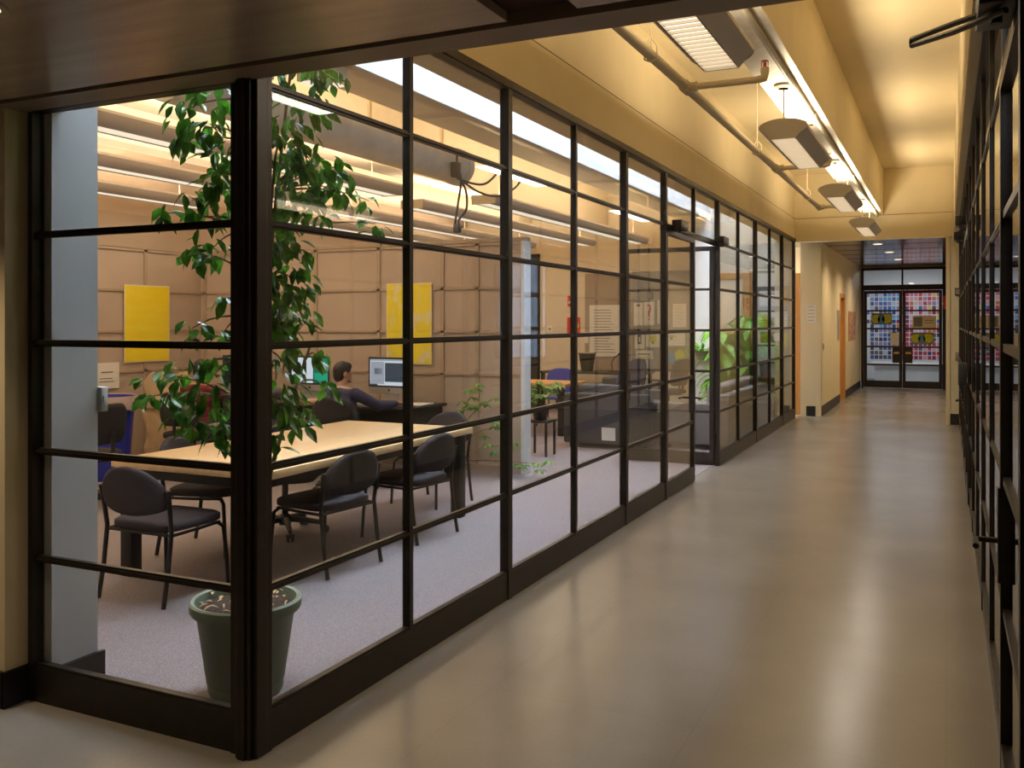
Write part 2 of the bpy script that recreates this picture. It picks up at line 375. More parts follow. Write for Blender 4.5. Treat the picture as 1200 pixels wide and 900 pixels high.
# right-hand room beyond the other glazed partition
sbox('wall_right_far', 4.6, 4.8, -4.4, 16.1, 0, ZC, M_hall)
sbox('wall_right_end_near', .30, 2.2, YE, YE+.2, 0, ZC, M_hall)
sbox('wall_right_end_far', 3.3, 4.8, YE, YE+.2, 0, ZC, M_hall)
sbox('wall_right_end_low', 2.2, 3.3, YE, YE+.2, 0, .9, M_hall)
sbox('wall_right_end_high', 2.2, 3.3, YE, YE+.2, 2.75, ZC, M_hall)
sbox('ceiling_right', .25, 4.8, 2.42, YE+.1, 3.0, 3.1, M_white)
wn = sempty('window_outside', (2.2, YE+.1, 0))
fb = MB()
for u in (.03, .55, 1.07): fb.box(u-.025, u+.025, -.03, .03, .9, 2.75)
for z in (.925, 1.5, 2.1, 2.725): fb.box(.03, 1.07, -.026, .026, z-.02, z+.02)
struct('frame', fb, M_frame, wn); struct('glass_pane', MB().box(.03, 1.07, -.004, .004, .9, 2.75), glass_mat('tinted glass', (.22, .25, .28)), wn)
# hall beyond
HY = 24.3; HXL = -1.93; HXR = 0.0
sbox('wall_hall_return', -2.27, HXL, 16.40, 16.52, 0, 2.97, M_hall)
sbox('baseboard_hall_return', -2.17, HXL-.09, 16.385, 16.40, 0, .17, M_base)
sbox('trim_2', HXL-.075, HXL+.006, 16.37, 16.40, 0, 2.97, M_paint)
sbox('wall_hall_left_near', HXL-.12, HXL, 16.40, 19.5, 0, 2.97, M_hall)
sbox('wall_hall_left_far', HXL-.12, HXL, 20.42, HY+.1, 0, 2.97, M_hall)
sbox('wall_hall_left_over', HXL-.12, HXL, 19.5, 20.42, 2.15, 2.97, M_hall)
sbox('baseboard_hall_left', HXL, HXL+.012, 16.42, 19.42, 0, .17, M_base)
sbox('baseboard_hall_left_far', HXL, HXL+.012, 20.5, HY, 0, .17, M_base)
sbox('wall_hall_right', HXR, HXR+.12, 16.1, HY+.1, 0, 2.97, M_hall)
sbox('wall_hall_right_return', HXR, XR+.12, 15.97, 16.1, 0, 2.95, M_hall)
sbox('trim_3', HXR-.006, HXR+.05, 15.955, 15.97, 0, 2.95, M_paint)
sbox('baseboard_hall_right_return', HXR+.055, XR, 15.955, 15.97, 0, .17, M_base)
sbox('wall_hall_alcove', -3.3, -2.27, 17.3, 17.4, 0, 2.97, M_hall)
hd = sempty('door_1', (0, 16.40, 0))
struct('door_slab', MB().box(-3.12, -2.275, 0, .045, 0.008, 2.45, .003), M_door, hd)
hg = MB()
for z in (.35, 1.15, 2.15): hg.cyl((-2.272, -.01, z-.05), (-2.272, -.01, z+.05), .009, n=8)
struct('hinge', hg, M_chrome, hd)
sd = sempty('door_2', (HXL, 0, 0))
struct('door_slab', MB().box(-.115, -.07, 19.54, 20.38, .008, 2.11), M_door, sd)
fr = MB().box(-.12, .012, 19.46, 19.54, 0, 2.19).box(-.12, .012, 20.38, 20.46, 0, 2.19).box(-.12, .012, 19.54, 20.38, 2.11, 2.19)
struct('door_frame', fr, M_door, sd)
# hall ceiling: dark glossy metal strips
hc = sempty('ceiling_hall', (0, 0, 2.97))
for k in range(7):
    y0 = YE+.2+k*1.22
    struct('metal_panel', MB().box(-3.3, HXR+.1, y0, min(y0+1.13, 24.45), 0, .02), M_panelh, hc)
struct('panel_joint', MB().box(-3.3, HXR+.1, YE+.2, 24.45, .02, .05), M_gap, hc)
# lobby beyond the end doors
sbox('wall_lobby_far', -4.2, 2.4, 28.2, 28.35, 0, 3.2, M_white)
sbox('wall_lobby_left', -4.35, -4.2, HY+.1, 28.3, 0, 3.2, M_white)
sbox('wall_lobby_right', 2.4, 2.55, HY+.1, 28.3, 0, 3.2, M_white)
sbox('wall_lobby_near_left', -4.2, HXL-.12, HY, HY+.1, 0, 3.2, M_white)
sbox('wall_lobby_near_right', HXR+.12, 2.4, HY, HY+.1, 0, 3.2, M_white)
sbox('wall_lobby_over', HXL-.12, HXR+.12, HY-.04, HY+.1, 2.94, 3.2, M_paint)
sbox('ceiling_lobby', -4.2, 2.4, HY-.0, 28.3, 3.2, 3.3, M_white)
sbox('trim_4', HXL, HXL+.03, HY-.08, HY, .17, 2.94, M_paint)

# ------------------------------------------------------------------ steel glazing
MU = .014
def glazed(name, axis, p, a0, a1, rows, mull, base=.15, w=.026, dep=.028, off=None, top=None):
    """a steel window unit: axis 'y' runs along the corridor at x=p, axis 'x' runs across at y=p"""
    z0, z1 = 0 if base else rows[0], rows[-1]
    root = sempty(name, (p, a0, 0) if axis == 'y' else (a0, p, 0))
    L = a1-a0
    def bx(mb, u0, u1, d0, d1, zz0, zz1, b=0):
        if axis == 'y': mb.box(d0, d1, u0, u1, zz0, zz1, b)
        else: mb.box(u0, u1, d0, d1, zz0, zz1, b)
    f = MB()
    bx(f, 0, w, -dep, dep, z0, z1); bx(f, L-w, L, -dep, dep, z0, z1)
    bx(f, w, L-w, -dep, dep, z1, z1+(.05 if top is None else top))
    if base: bx(f, w, L-w, -dep+.006, dep-.006, 0, rows[0])
    struct('frame', f, M_frame, root)
    m = MB()
    for z in rows[1:-1]:
        bx(m, w, L-w, -min(.011, dep*.6), min(.011, dep*.6), z-MU, z+MU)
        bx(m, w, L-w, -min(.019, dep*.9), min(.019, dep*.9), z-.005, z+.005)
    for u in mull: bx(m, u-.016, u+.016, -min(.02, dep*.95), min(.02, dep*.95), rows[0], z1)
    for z in (rows[0]+.006,): bx(m, w, L-w, -.016, .016, z-.006, z+.006)
    struct('muntin', m, M_frame, root)
    g = MB(); bx(g, w, L-w, -.003, .003, rows[0], z1)
    struct('glass_pane', g, M_glass, root)
    return root
Y = dict(c=2.67, a=3.732, b=4.809, d=5.883, e=6.965, j=8.105, k=9.172, l=10.239, m=11.36, n=12.49, o=13.58, p=14.68, q=15.80)
glazed('window_1', 'x', YF, -3.515, XL-.07, ROWS[:6], [])
glazed('window_2', 'y', XL, Y['c']+.03, Y['b'], ROWS, [Y['a']-Y['c']-.03])
glazed('window_3', 'y', XL, Y['b'], Y['e'], ROWS, [Y['d']-Y['b']])
glazed('window_4', 'y', XL, Y['e'], Y['j'], ROWS, [])
glazed('window_5', 'y', XL, Y['j'], Y['l'], [2.49, 2.95], [Y['k']-Y['j']], base=0)
glazed('window_6', 'y', XL, Y['l'], Y['n'], ROWS, [Y['m']-Y['l']])
glazed('window_7', 'y', XL, Y['n'], Y['p'], ROWS, [Y['o']-Y['n']])
glazed('window_8', 'y', XL, Y['p'], YE-.02, ROWS, [])
sbox('trim_5', XL-.075, XL+.03, YF-.03, YF+.03, 0, 2.985, M_frame, .004)
tc = MB().box(XL-.055, XL+.012, YF-.05, YF+.0, 0, 2.985, .003).box(XL-.04, XL-.005, YF-.06, YF-.02, 0, 2.985, .003)
struct('trim_6', tc, M_frame)
sbox('trim_7', XL-.04, XL+.035, YF+.03, YE, 2.955, 3.0, M_frame)
sbox('trim_8', XL-.035, XL+.032, Y['j'], Y['l'], 2.455, 2.495, M_frame)

def door_leaf(name, hinge, width, rot, handle_u, near=True, hand_side=1):
    """leaf in local coords: runs from hinge along +Y, face normal X"""
    root = sempty(name, hinge); root.rotation_euler = (0, 0, rot)
    w = .05; f = MB()
    f.box(-.022, .022, 0, w, .012, 2.45, .002); f.box(-.022, .022, width-w, width, .012, 2.45, .002)
    f.box(-.022, .022, w, width-w, 2.40, 2.45); f.box(-.02, .02, w, width-w, .012, .15)
    struct('frame', f, M_frame, root)
    m = MB()
    for z in (.602, 1.056, 1.513, 1.971): m.box(-.014, .014, w, width-w, z-MU, z+MU)
    struct('muntin', m, M_frame, root)
    struct('glass_pane', MB().box(-.003, .003, w, width-w, .15, 2.40), M_glass, root)
    if handle_u is not None:
        h = MB(); u = handle_u; sgn = 1 if handle_u > width/2 else -1
        h.box(-.03, .03, u-.022, u+.022, .70, 1.03, .004)
        for sx in (-1, 1):
            h.tube([(sx*.03, u, .845), (sx*.085, u, .845), (sx*.098, u-sgn*.015, .845), (sx*.1, u-sgn*.12, .845)], .010, 10)
        struct('handle', h, M_frame, root)
    hg = MB()
    for z in (.3, 1.25, 2.2): hg.cyl((0, -.006, z-.06), (0, -.006, z+.06), .014, n=10)
    struct('hinge', hg, M_frame, root)
    return root
door_leaf('door_3', (XL, Y['j']+.012, 0), 1.045, 0, 1.005)
door_leaf('door_4', (XL-.03, Y['l']-.012, 0), 1.045, PI/2, 1.0)
door_leaf('door_5', (XR, 2.60, 0), 1.03, 0, 1.0)
def closer(name, loc, label, arm, sx=1):
    t = thing(name, label, 'door closer', loc)
    box_obj('closer_body', -.045, .045, -.13, .13, -.035, .05, M_frame, t, .006)
    a = MB().tube(arm, .009, 8); a.cyl((0, arm[0][1], -.06), (0, arm[0][1], -.03), .016, n=10)
    obj('closer_arm', a, M_frame, t)
    return t
closer('door_closer', (XL+.085, 8.35, 2.49), 'brown box door closer above the shut leaf of the left glazed doors', [(0, 0, -.05), (.02, .25, -.05), (.05, .55, -.045)])
closer('door_closer', (XL+.085, 10.12, 2.49), 'brown box door closer above the hinge side of the open glazed door', [(0, 0, -.05), (-.06, -.15, -.05)])
closer('door_closer', (XR-.07, 2.80, 2.46), 'black door closer with long folded arm at top right of the corridor', [(0, -.02, -.02), (-.10, .10, -.01), (-.215, .245, .0), (-.215, .255, -.015), (-.10, .06, -.045), (.02, -.1, -.05)])

# right partition
RY = [2.58, 3.64, 4.70, 5.76, 6.82, 7.88, 8.94, 10.0, 11.06, 12.12, 13.18, 14.24, 15.30, YE]
glazed('window_9', 'y', XR, RY[0], RY[1], [2.49, 2.95], [], base=0, dep=.014)
glazed('window_10', 'y', XR, RY[1], RY[3], ROWS, [1.06], dep=.014)
glazed('window_11', 'y', XR, RY[3], RY[5], ROWS, [1.06], dep=.014)
glazed('window_12', 'y', XR, RY[5], RY[6], ROWS, [], dep=.014)
glazed('window_13', 'y', XR, RY[6], RY[8], [2.49, 2.95], [1.06], base=0, dep=.014)
door_leaf('door_6', (XR, RY[6]+.012, 0), 1.03, 0, 1.0)
door_leaf('door_7', (XR, RY[8]-.012, 0), 1.03, PI, None)
glazed('window_14', 'y', XR, RY[8], RY[10], ROWS, [1.06], dep=.014)
glazed('window_15', 'y', XR, RY[10], RY[12], ROWS, [1.06], dep=.014)
glazed('window_16', 'y', XR, RY[12], RY[13]-.01, ROWS, [], dep=.014)
sbox('trim_9', XR-.03, XR+.035, 2.52, 2.58, 0, 3.0, M_frame)
sbox('trim_10', XR-.035, XR+.04, 2.58, YE, 2.955, 3.0, M_frame)
closer('door_closer', (XR-.075, 9.2, 2.5), 'dark door closer box high on the right partition, nearer of two', [(0, 0, -.05), (-.02, .2, -.05)])
closer('door_closer', (XR-.075, 10.8, 2.5), 'dark door closer box high on the right partition, farther of two', [(0, 0, -.05), (-.02, -.2, -.05)])
t = thing('card_reader', 'small grey box fixed at waist height on the right glazed partition', 'card reader', (XR-.06, 8.9, 1.05))
box_obj('reader_body', -.035, .03, -.05, .05, 0, .2, M_blplast, t, .006)
box_obj('reader_face', -.038, -.034, -.04, .04, .02, .18, M_sofa, t)

# ------------------------------------------------------------------ lamps
WARM = (1.0, .79, .50)
sec = [(-.09, -.07), (.09, -.07)]+[(.172*math.cos(a_), .015+(.062 if a_ > 0 else .07)*math.sin(a_)) for a_ in [-.8+k_*(PI+1.6)/22 for k_ in range(23)]]
def pendant(y, label):
    L = 1.45
    t = thing('pendant_light', label, 'pendant light', (-1.07, y+L/2, 3.0), 0, 'pendant lights along the corridor beam')
    b = MB(); side = [(-.093, -.07), (-.12, -.036), (-.15, -.016), (-.17, .005), (-.172, .02), (-.162, .042), (-.14, .055), (-.133, .05), (-.155, .02), (-.14, -.006), (-.112, -.027), (-.085, -.06)]
    b.prism(side, 'y', -L/2+.012, L/2-.012); b.prism([(-u, v) for u, v in side], 'y', -L/2+.012, L/2-.012)
    obj('housing', b, M_fix, t)
    for s in (-1, 1):
        e = MB().prism(sec, 'y', s*L/2-.012*(s > 0), s*L/2+.012*(s < 0)); obj('end_cap', e, M_fixend, t)
    obj('lens', MB().box(-.09, .09, -L/2+.012, L/2-.012, -.052, -.048), M_lens, t)
    lv = MB()
    n = 22
    lv.box(-.088, -.085, -L/2+.02, L/2-.02, -.069, -.053); lv.box(.085, .088, -L/2+.02, L/2-.02, -.069, -.053)
    for k in range(n): yy = -L/2+.05+k*(L-.1)/(n-1); lv.box(-.0855, .0855, yy-.003, yy+.003, -.069, -.053)
    obj('louver', lv, M_louver, t)
    for s in (-1, 1):
        st = MB().cyl((0, s*(L/2-.05), .04), (0, s*(L/2-.05), .30), .006, n=8)
        st.lathe([(0, .325), (.07, .325), (.072, .312), (.045, .30), (0, .30)], 20, (0, s*(L/2-.05), 0)); obj('stem', st, M_pipe, t)
        cb = MB().box(-.04, .04, s*(L/2-.05)-.05, s*(L/2-.05)+.05, .30, .33, .004); obj('junction_box', cb, M_pipe, t)
    area(t, 'lamp_tube', (0, 0, .03), (.14, L-.15), 31, WARM, up=True)
    area(t, 'lamp_tube', (0, 0, -.075), (.15, L-.15), 11, (1, .90, .77))
    return t
pendant(3.40, 'nearest and largest grey pendant light, cut by the dark soffit edge')
pendant(6.84, 'second nearest grey pendant light hanging under the corridor beam')
pendant(10.28, 'third grey pendant light along the corridor, second from the far end')
pendant(13.72, 'smallest and farthest grey pendant light under the corridor beam')
t = thing('conduit', 'thin cream conduit running along the white beam underside above the pendants', 'conduit', (-.99, 9, 3.30))
obj('conduit_run', MB().cyl((0, -6.4, 0), (0, 6.7, 0), .019, n=10), M_fixend, t)
for y in (4.0, 7.9, 11.35, 14.8): obj('coupling', MB().cyl((0, y-9-.05, 0), (0, y-9+.05, 0), .025, n=12), M_pipe, t)
t = thing('sprinkler_pipe', 'cream sprinkler pipe with side branches hung left of the pendant lights', 'pipe', (-1.5, 9, 3.1))
obj('main_pipe', MB().cyl((0, -6.4, 0), (0, 3.55, 0), .030, n=14), M_pipe, t)
for y in (5.78, 9.2, 12.5):
    br = MB().cyl((0, y-9, 0), (.47, y-9, 0), .022, n=12); br.cyl((0, y-9-.06, 0), (0, y-9+.06, 0), .040, n=12); br.cyl((.03, y-9, 0), (.07, y-9, 0), .032, n=12)
    br.tube([(.45, y-9, 0), (.485, y-9, .005), (.49, y-9, .04), (.49, y-9, .07)], .026, 12); bo_ = obj('branch_pipe', br, M_pipe, t)
    hd_ = MB().cyl((.49, y-9, .07), (.49, y-9, .10), .010, n=8); hd_.lathe([(0, .112), (.02, .112), (.02, .108), (0, .108)], 12, (.49, y-9, 0)); hd_.box(.468, .472, y-9-.004, y-9+.004, .08, .11); hd_.box(.508, .512, y-9-.004, y-9+.004, .08, .11)
    obj('sprinkler_head', hd_, M_firered, t)
for y in (5.0, 8.2, 11.4):
    h = MB().cyl((0, y-9, .04), (0, y-9, ZC-3.1), .005, n=6); h.tube([(0, y-9, .10), (.036, y-9, .05), (.036, y-9, -.02), (0, y-9, -.036), (-.036, y-9, -.02), (-.036, y-9, .05), (0, y-9, .10)], .006, 6)
    obj('rod_hanger', h, M_pipe, t)
def downlight(loc, label, energy, ang=110):
    t = thing('recessed_downlight', label, 'downlight', loc)
    obj('trim_ring', MB().lathe([(.075, 0), (.095, 0), (.095, -.006), (.075, -.004)], 24), M_fixend, t)
    obj('lens', MB().lathe([(0, -.001), (.075, -.001), (.075, -.003), (0, -.003)], 24), M_lens, t)
    l = bpy.data.lights.new('lamp_bulb', 'SPOT'); l.energy = energy; l.color = (1, .74, .45); l.spot_size = math.radians(ang); l.spot_blend = .7; l.shadow_soft_size = .07
    o = bpy.data.objects.new('lamp_bulb', l); COL.objects.link(o); o.parent = t; o.location = (0, 0, -.02)
    return t
downlight((-1.08, 17.2, 2.966), 'nearest recessed downlight in the dark metal hall ceiling', 95, 150)
downlight((-1.0, 19.3, 2.966), 'middle recessed downlight in the dark metal hall ceiling', 95, 150)
downlight((-.95, 21.6, 2.966), 'farthest recessed downlight in the dark metal hall ceiling', 95, 150)
# soffit downlights over the foreground floor; first and last are unseen, added as fill
downlight((-3.95, 1.9, ZS-.002), 'added unseen soffit downlight that brightens the cream wall', 70)  # lamp added out of view to lift the cream wall
downlight((-2.5, 1.7, ZS-.002), 'recessed soffit downlight over the floor in front of the short glazed bay', 22)
downlight((-1.3, .6, ZS-.002), 'added unseen soffit downlight that brightens the near corridor floor', 28)  # out-of-view lamp added to light the near floor and bounce to the soffit
def room_light(x, y0, y1, label, z=3.0, e=15.5):
    L = y1-y0; t = thing('linear_light', label, 'ceiling light', (x, (y0+y1)/2, z), 0, 'long linear lights hung in the glazed room')
    b = MB(); side = [(-.09, -.06), (-.125, -.04), (-.155, 0), (-.165, .03), (-.15, .055), (-.14, .05), (-.15, .03), (-.14, 0), (-.115, -.03), (-.085, -.05)]
    b.prism(side, 'y', -L/2, L/2); b.prism([(-u, v) for u, v in side], 'y', -L/2, L/2)
    obj('housing', b, M_fix, t)
    obj('lens', MB().box(-.088, .088, -L/2+.01, L/2-.01, -.048, -.044), M_lens2, t)
    for s in (-1, 1): obj('end_cap', MB().box(-.15, .15, s*(L/2+.006)-.006, s*(L/2+.006)+.006, -.055, .05), M_fixend, t)
    for s in (-1, 1): obj('hanger_rod', MB().cyl((0, s*(L/2-.4), -.04), (0, s*(L/2-.4), ZC-z), .005, n=6), M_pipe, t)
    area(t, 'lamp_tube', (0, 0, .04), (.12, L-.1), e*L, (1, .78, .52), up=True)
    area(t, 'lamp_tube', (0, 0, -.07), (.14, L-.1), e*.2*L, (1, .84, .64))
room_light(-5.32, 3.1, 8.3, 'linear light of the front half of the glazed room, nearest the glass wall')
room_light(-6.65, 3.1, 8.3, 'middle of three linear lights in the front half of the glazed room')
room_light(-7.95, 3.1, 8.3, 'linear light of the front half of the glazed room, nearest the poster wall')
room_light(-4.75, 9.3, 15.2, 'linear light of the rear half of the glazed room, nearest the glass wall', e=13)
room_light(-7.95, 9.3, 15.2, 'linear light of the rear half of the glazed room, nearest the far left corner', e=11)
room_light(-5.7, 9.3, 15.2, 'linear light of the rear half of the glazed room, second from the glass wall', e=11)
room_light(-6.85, 9.3, 15.2, 'linear light of the rear half of the glazed room, third from the glass wall', e=13)
t = thing('duct', 'cream round duct stub under the room ceiling behind the hanging cables', 'duct', (-4.3, 6.35, 3.11))
obj('duct_body', MB().cyl((0, -2.2, 0), (0, 1.5, 0), .165, n=28), M_beam, t)
obj('duct_collar', MB().cyl((0, 1.45, 0), (0, 1.53, 0), .18, n=28), M_beam, t)
for y in (-1.6, 0, 1.2): obj('duct_hanger', MB().box(-.012, .012, y-.015, y+.015, .16, .96), M_pipe, t)
t = thing('ceiling_light_panel', 'small square white light under the ceiling near the glass wall', 'ceiling light', (-3.8, 5.05, 3.20))
box_obj('housing', -.12, .12, -.12, .12, 0.01, .13, M_white, t, .004); box_obj('lens', -.105, .105, -.105, .105, .0, .009, M_lens2, t)
t = thing('hanging_cables', 'tangle of grey cables hanging from the ceiling behind the glass', 'cable', (-4.08, 7.45, 3.0)); CK = .85
r_ = random.Random(3)
for pts in ([(0, 0, 0), (0, .0, -.12), (.02, .05, -.30), (.0, .02, -.55), (-.02, -.01, -.80), (.02, .02, -.86)],
            [(.0, 0, -.28), (.1, .18, -.32), (.18, .34, -.30), (.25, .5, -.15), (.27, .55, -.02)],
            [(.0, 0, -.26), (.12, .25, -.40), (.22, .55, -.42), (.28, .85, -.30), (.3, .98, -.2)],
            [(.0, .02, -.25), (.05, .10, -.40), (.05, .12, -.60), (.0, .03, -.74), (.05, .02, -.82)]):
    # smooth
    P = [Vector(p) for p in pts]; Q = []
    for i in range(len(P)-1):
        p0, p1, p2, p3 = P[max(i-1, 0)], P[i], P[i+1], P[min(i+2, len(P)-1)]
        for k in range(6):
            u = k/6; Q.append(.5*((2*p1)+(-p0+p2)*u+(2*p0-5*p1+4*p2-p3)*u*u+(-p0+3*p1-3*p2+p3)*u**3))
    Q.append(P[-1]); obj('cable', MB().tube([q*CK+Vector((0, 0, .17)) for q in Q], .011, 8), M_gr0, t)
box_obj('plug_head', -.03, .03, -.03, .03, -.57, -.49, M_gr0, t, .008); box_obj('junction_box', -.05, .02, -.04, .04, -.06, .08, M_gr0, t, .008)

# ------------------------------------------------------------------ furniture helpers
def pad(mb, outline, y0, y1, bulge=.0, n=2):
    mb.prism(outline, 'y', y0, y1)
def rounded(w, h, r, n=6, top_round=None):
    pts = []
    for cx, cz, a0, rr in ((w/2-r, r, -PI/2, r), (w/2-(top_round or r), h-(top_round or r), 0, top_round or r), (-w/2+(top_round or r), h-(top_round or r), PI/2, top_round or r), (-w/2+r, r, PI, r)):
        for k in range(n+1):
            a = a0+PI/2*k/n; pts.append((cx+rr*math.cos(a), cz+rr*math.sin(a)))
    return pts
def cushion(mb, outline, axis, a0, a1, inset=.012):
    """a padded slab: outline prism with softened rims"""
    n0 = len(mb.bm.faces)
    cx = sum(p[0] for p in outline)/len(outline); cz = sum(p[1] for p in outline)/len(outline)
    def sc(k): return [(cx+(u-cx)*k, cz+(v-cz)*k) for u, v in outline]
    s = (a1-a0)
    layers = [(a0, .80), (a0+s*.06, .93), (a0+s*.25, 1), (a0+s*.75, 1), (a0+s*.94, .93), (a1, .80)]
    def P(u, v, a): return {'x': (a, u, v), 'y': (u, a, v), 'z': (u, v, a)}[axis]
    R = [[mb.bm.verts.new(P(u, v, a)) for u, v in sc(k)] for a, k in layers]
    n = len(outline)
    for A, B in zip(R, R[1:]):
        for i in range(n): mb.bm.faces.new((A[i], A[(i+1) % n], B[(i+1) % n], B[i]))
    mb.bm.faces.new(R[0]); mb.bm.faces.new(R[-1]); mb._tag(n0)

def make_stack_chair(label, group):
    t = thing('stacking_chair', label, 'chair', group=group)
    s = MB(); o = [(u, v-.24) for u, v in rounded(.48, .47, .10)]
    cushion(s, o, 'z', .405, .465); obj('seat', s, M_seat, t, smooth=60)
    b = MB()
    ow = []
    for k in range(25):
        a = PI*k/24; ow.append((.245*math.cos(a), .60+.185*math.sin(a)))
    for k in range(1, 12):
        a = PI+PI*k/12; ow.append((.245*math.cos(a), .575+.07*math.sin(a)))
    cushion(b, ow, 'y', -.035, .02)
    # curve the back and lean it
    for v in b.bm.verts: v.co.y += -.27 + (v.co.x**2)*.8 - (v.co.z-.5)*.16
    obj('backrest', b, M_seat, t, smooth=60)
    for sx in (-1, 1):
        f = MB().tube([(sx*.215, .17, .40), (sx*.235, .20, .37), (sx*.245, .215, .2), (sx*.25, .225, 0.008)], .0125, 10); obj('leg', f, M_blmet, t)
        r = MB().tube([(sx*.262, -.262, .66), (sx*.258, -.25, .60), (sx*.25, -.225, .42), (sx*.25, -.25, .2), (sx*.252, -.285, .008)], .0135, 10); obj('leg', r, M_blmet, t)
    fr = MB()
    for sx in (-1, 1): fr.tube([(sx*.25, -.225, .40), (sx*.235, 0, .398), (sx*.22, .18, .40)], .010, 8); fr.tube([(sx*.262, -.262, .655), (sx*.235, -.255, .645), (sx*.215, -.25, .63)], .010, 8)
    fr.tube([(-.25, -.225, .40), (.25, -.225, .40)], .010, 8)
    obj('seat_frame', fr, M_blmet, t)
    return t
G = 'dark stacking chairs around the maple table'
c0 = make_stack_chair('dark stacking chair at the near end of the maple table, back to the viewer', G); c0.location = (-4.165, 4.055, .006)
dup(c0, (-4.66, 4.95, .006), -PI/2+.25, 'dark stacking chair tucked under the far long side of the maple table, left end', G)
dup(c0, (-3.70, 4.92, .006), PI/2-.12, 'dark stacking chair on the glass side of the maple table, nearer of two', G)
dup(c0, (-3.66, 5.90, .006), PI/2-.10, 'dark stacking chair on the glass side of the maple table, farther of two', G)
dup(c0, (-4.12, 7.02, .006), PI-.15, 'dark stacking chair whose rounded back shows beyond the far end of the maple table', G)

# maple table
t = thing('conference_table', 'long light maple table with square black legs behind the glass', 'table', (-4.14, 5.425, .006))
tb = MB().box(-.62, .62, -1.27, 1.27, .684, .734, .006); obj('tabletop', tb, M_wood, t)
for sx in (-1, 1):
    for sy in (-1, 1): box_obj('leg', sx*.52-.045, sx*.52+.045, sy*1.2-.045, sy*1.2+.045, 0, .684, M_blmet, t, .004)
obj('apron', MB().box(-.475, .475, -1.215, -1.185, .62, .684).box(-.475, .475, 1.185, 1.215, .62, .684).box(-.535, -.505, -1.155, 1.155, .62, .684).box(.505, .535, -1.155, 1.155, .62, .684), M_blmet, t)

def make_task_chair(label, group, fabric, back_h=.95, arms=True, blue=False):
    t = thing('task_chair', label, 'office chair', group=group)
    b = MB()
    for k in range(5):
        a = 2*PI*k/5+.3; d = Vector((math.cos(a), math.sin(a), 0))
        b.tube([Vector((0, 0, .115)), d*.16+Vector((0, 0, .10)), d*.30+Vector((0, 0, .075))], .02, 8, rs=[.026, .022, .016])
    b.lathe([(0, .07), (.045, .07), (.05, .13), (.03, .15), (0, .15)], 16); bo_ = obj('base', b, M_blplast, t)
    for k in range(5):
        a = 2*PI*k/5+.3; d = Vector((math.cos(a), math.sin(a), 0)); p = Vector((-d.y, d.x, 0))
        c = MB()
        for s in (-1, 1): c.cyl(d*.30+p*s*.008+Vector((0, 0, .03)), d*.30+p*s*.026+Vector((0, 0, .03)), .029, n=14)
        c.cyl(d*.30+Vector((0, 0, .03)), d*.30+Vector((0, 0, .085)), .008, n=8); obj('caster', c, M_blplast, bo_)
    obj('gas_column', MB().cyl((0, 0, .14), (0, 0, .40), .024, n=14).box(-.09, .09, -.12, .10, .385, .415, .006), M_blmet, t)
    s = MB(); cushion(s, [(u, v-.24) for u, v in rounded(.50, .49, .12)], 'z', .41, .485); obj('seat', s, fabric, t, smooth=60)
    bk = MB(); cushion(bk, [(u, v+.55) for u, v in rounded(.46, back_h-.55, .09, top_round=.17)], 'y', -.03, .025)
    for v in bk.bm.verts: v.co.y += -.25+(v.co.x**2)*1.0-(v.co.z-.55)*.15
    obj('backrest', bk, fabric, t, smooth=60)
    obj('back_bracket', MB().tube([(0, -.08, .40), (0, -.25, .41), (0, -.295, .50), (0, -.30, .66)], .018, 10), M_blplast, t)
    if arms:
        for sx in (-1, 1):
            a = MB().tube([(sx*.20, -.02, .41), (sx*.275, -.02, .42), (sx*.285, -.02, .52), (sx*.285, -.02, .63)], .016, 8); a.box(sx*.285-.035, sx*.285+.035, -.15, .12, .63, .655, .01)
            obj('armrest', a, M_blplast, t)
    return t
TG = 'dark swivel chairs in the glazed room'
tk = make_task_chair('black low swivel chair with armrests under the far side of the maple table', TG, M_black, .70); tk.location = (-4.52, 5.55, .006); tk.rotation_euler.z = -PI/2+.5
tk2 = make_task_chair('dark swivel chair the person in navy sits in', TG, M_black, .90, False)
tk2.location = (-5.20, 7.26, .006); tk2.rotation_euler.z = .22
dup(tk2, (-7.0, 7.15, .006), .1, 'dark swivel chair under the person in the red top', TG)
dup(tk2, (-6.22, 7.22, .006), -.05, 'dark swivel chair under the person half hidden by the corner post', TG)
dup(tk2, (-6.75, 5.62, .006), 1.7, 'empty dark swivel chair in front of the blue recycling bin', TG)

# desks with computers along the back wall
def desk(x0, x1, label):
    xc = (x0+x1)/2; hw = (x1-x0)/2
    t = thing('computer_desk', label, 'desk', (xc, 8.13, .006), 0, 'black computer desks along the back wall')
    box_obj('desk_top', -hw, hw, -.38, .38, .715, .744, M_blplast, t, .004)
    for sx in (-1, 1): box_obj('side_panel', sx*(hw-.05)-.015, sx*(hw-.05)+.015, -.34, .34, 0, .715, M_blplast, t)
    box_obj('modesty_panel', -hw+.06, hw-.06, .30, .32, .3, .715, M_blplast, t)
    return t
desk(-5.86, -4.78, 'black computer desk in front of the person in navy')
desk(-6.86, -5.88, 'black computer desk behind the plant, middle of the row')
desk(-7.50, -6.88, 'black computer desk in front of the person in the red top')
M_scr_w = emission('screen white', (.80, .86, .95), .8)
M_scr_d = emission('screen dark grey', (.10, .12, .15), .55)
M_scr_l = emission('screen light grey', (.55, .60, .68), .6)
M_scr_g = emission('screen teal green', (.02, .50, .30), .8)
M_scr_g2 = emission('screen dark green', (.01, .16, .10), .8)
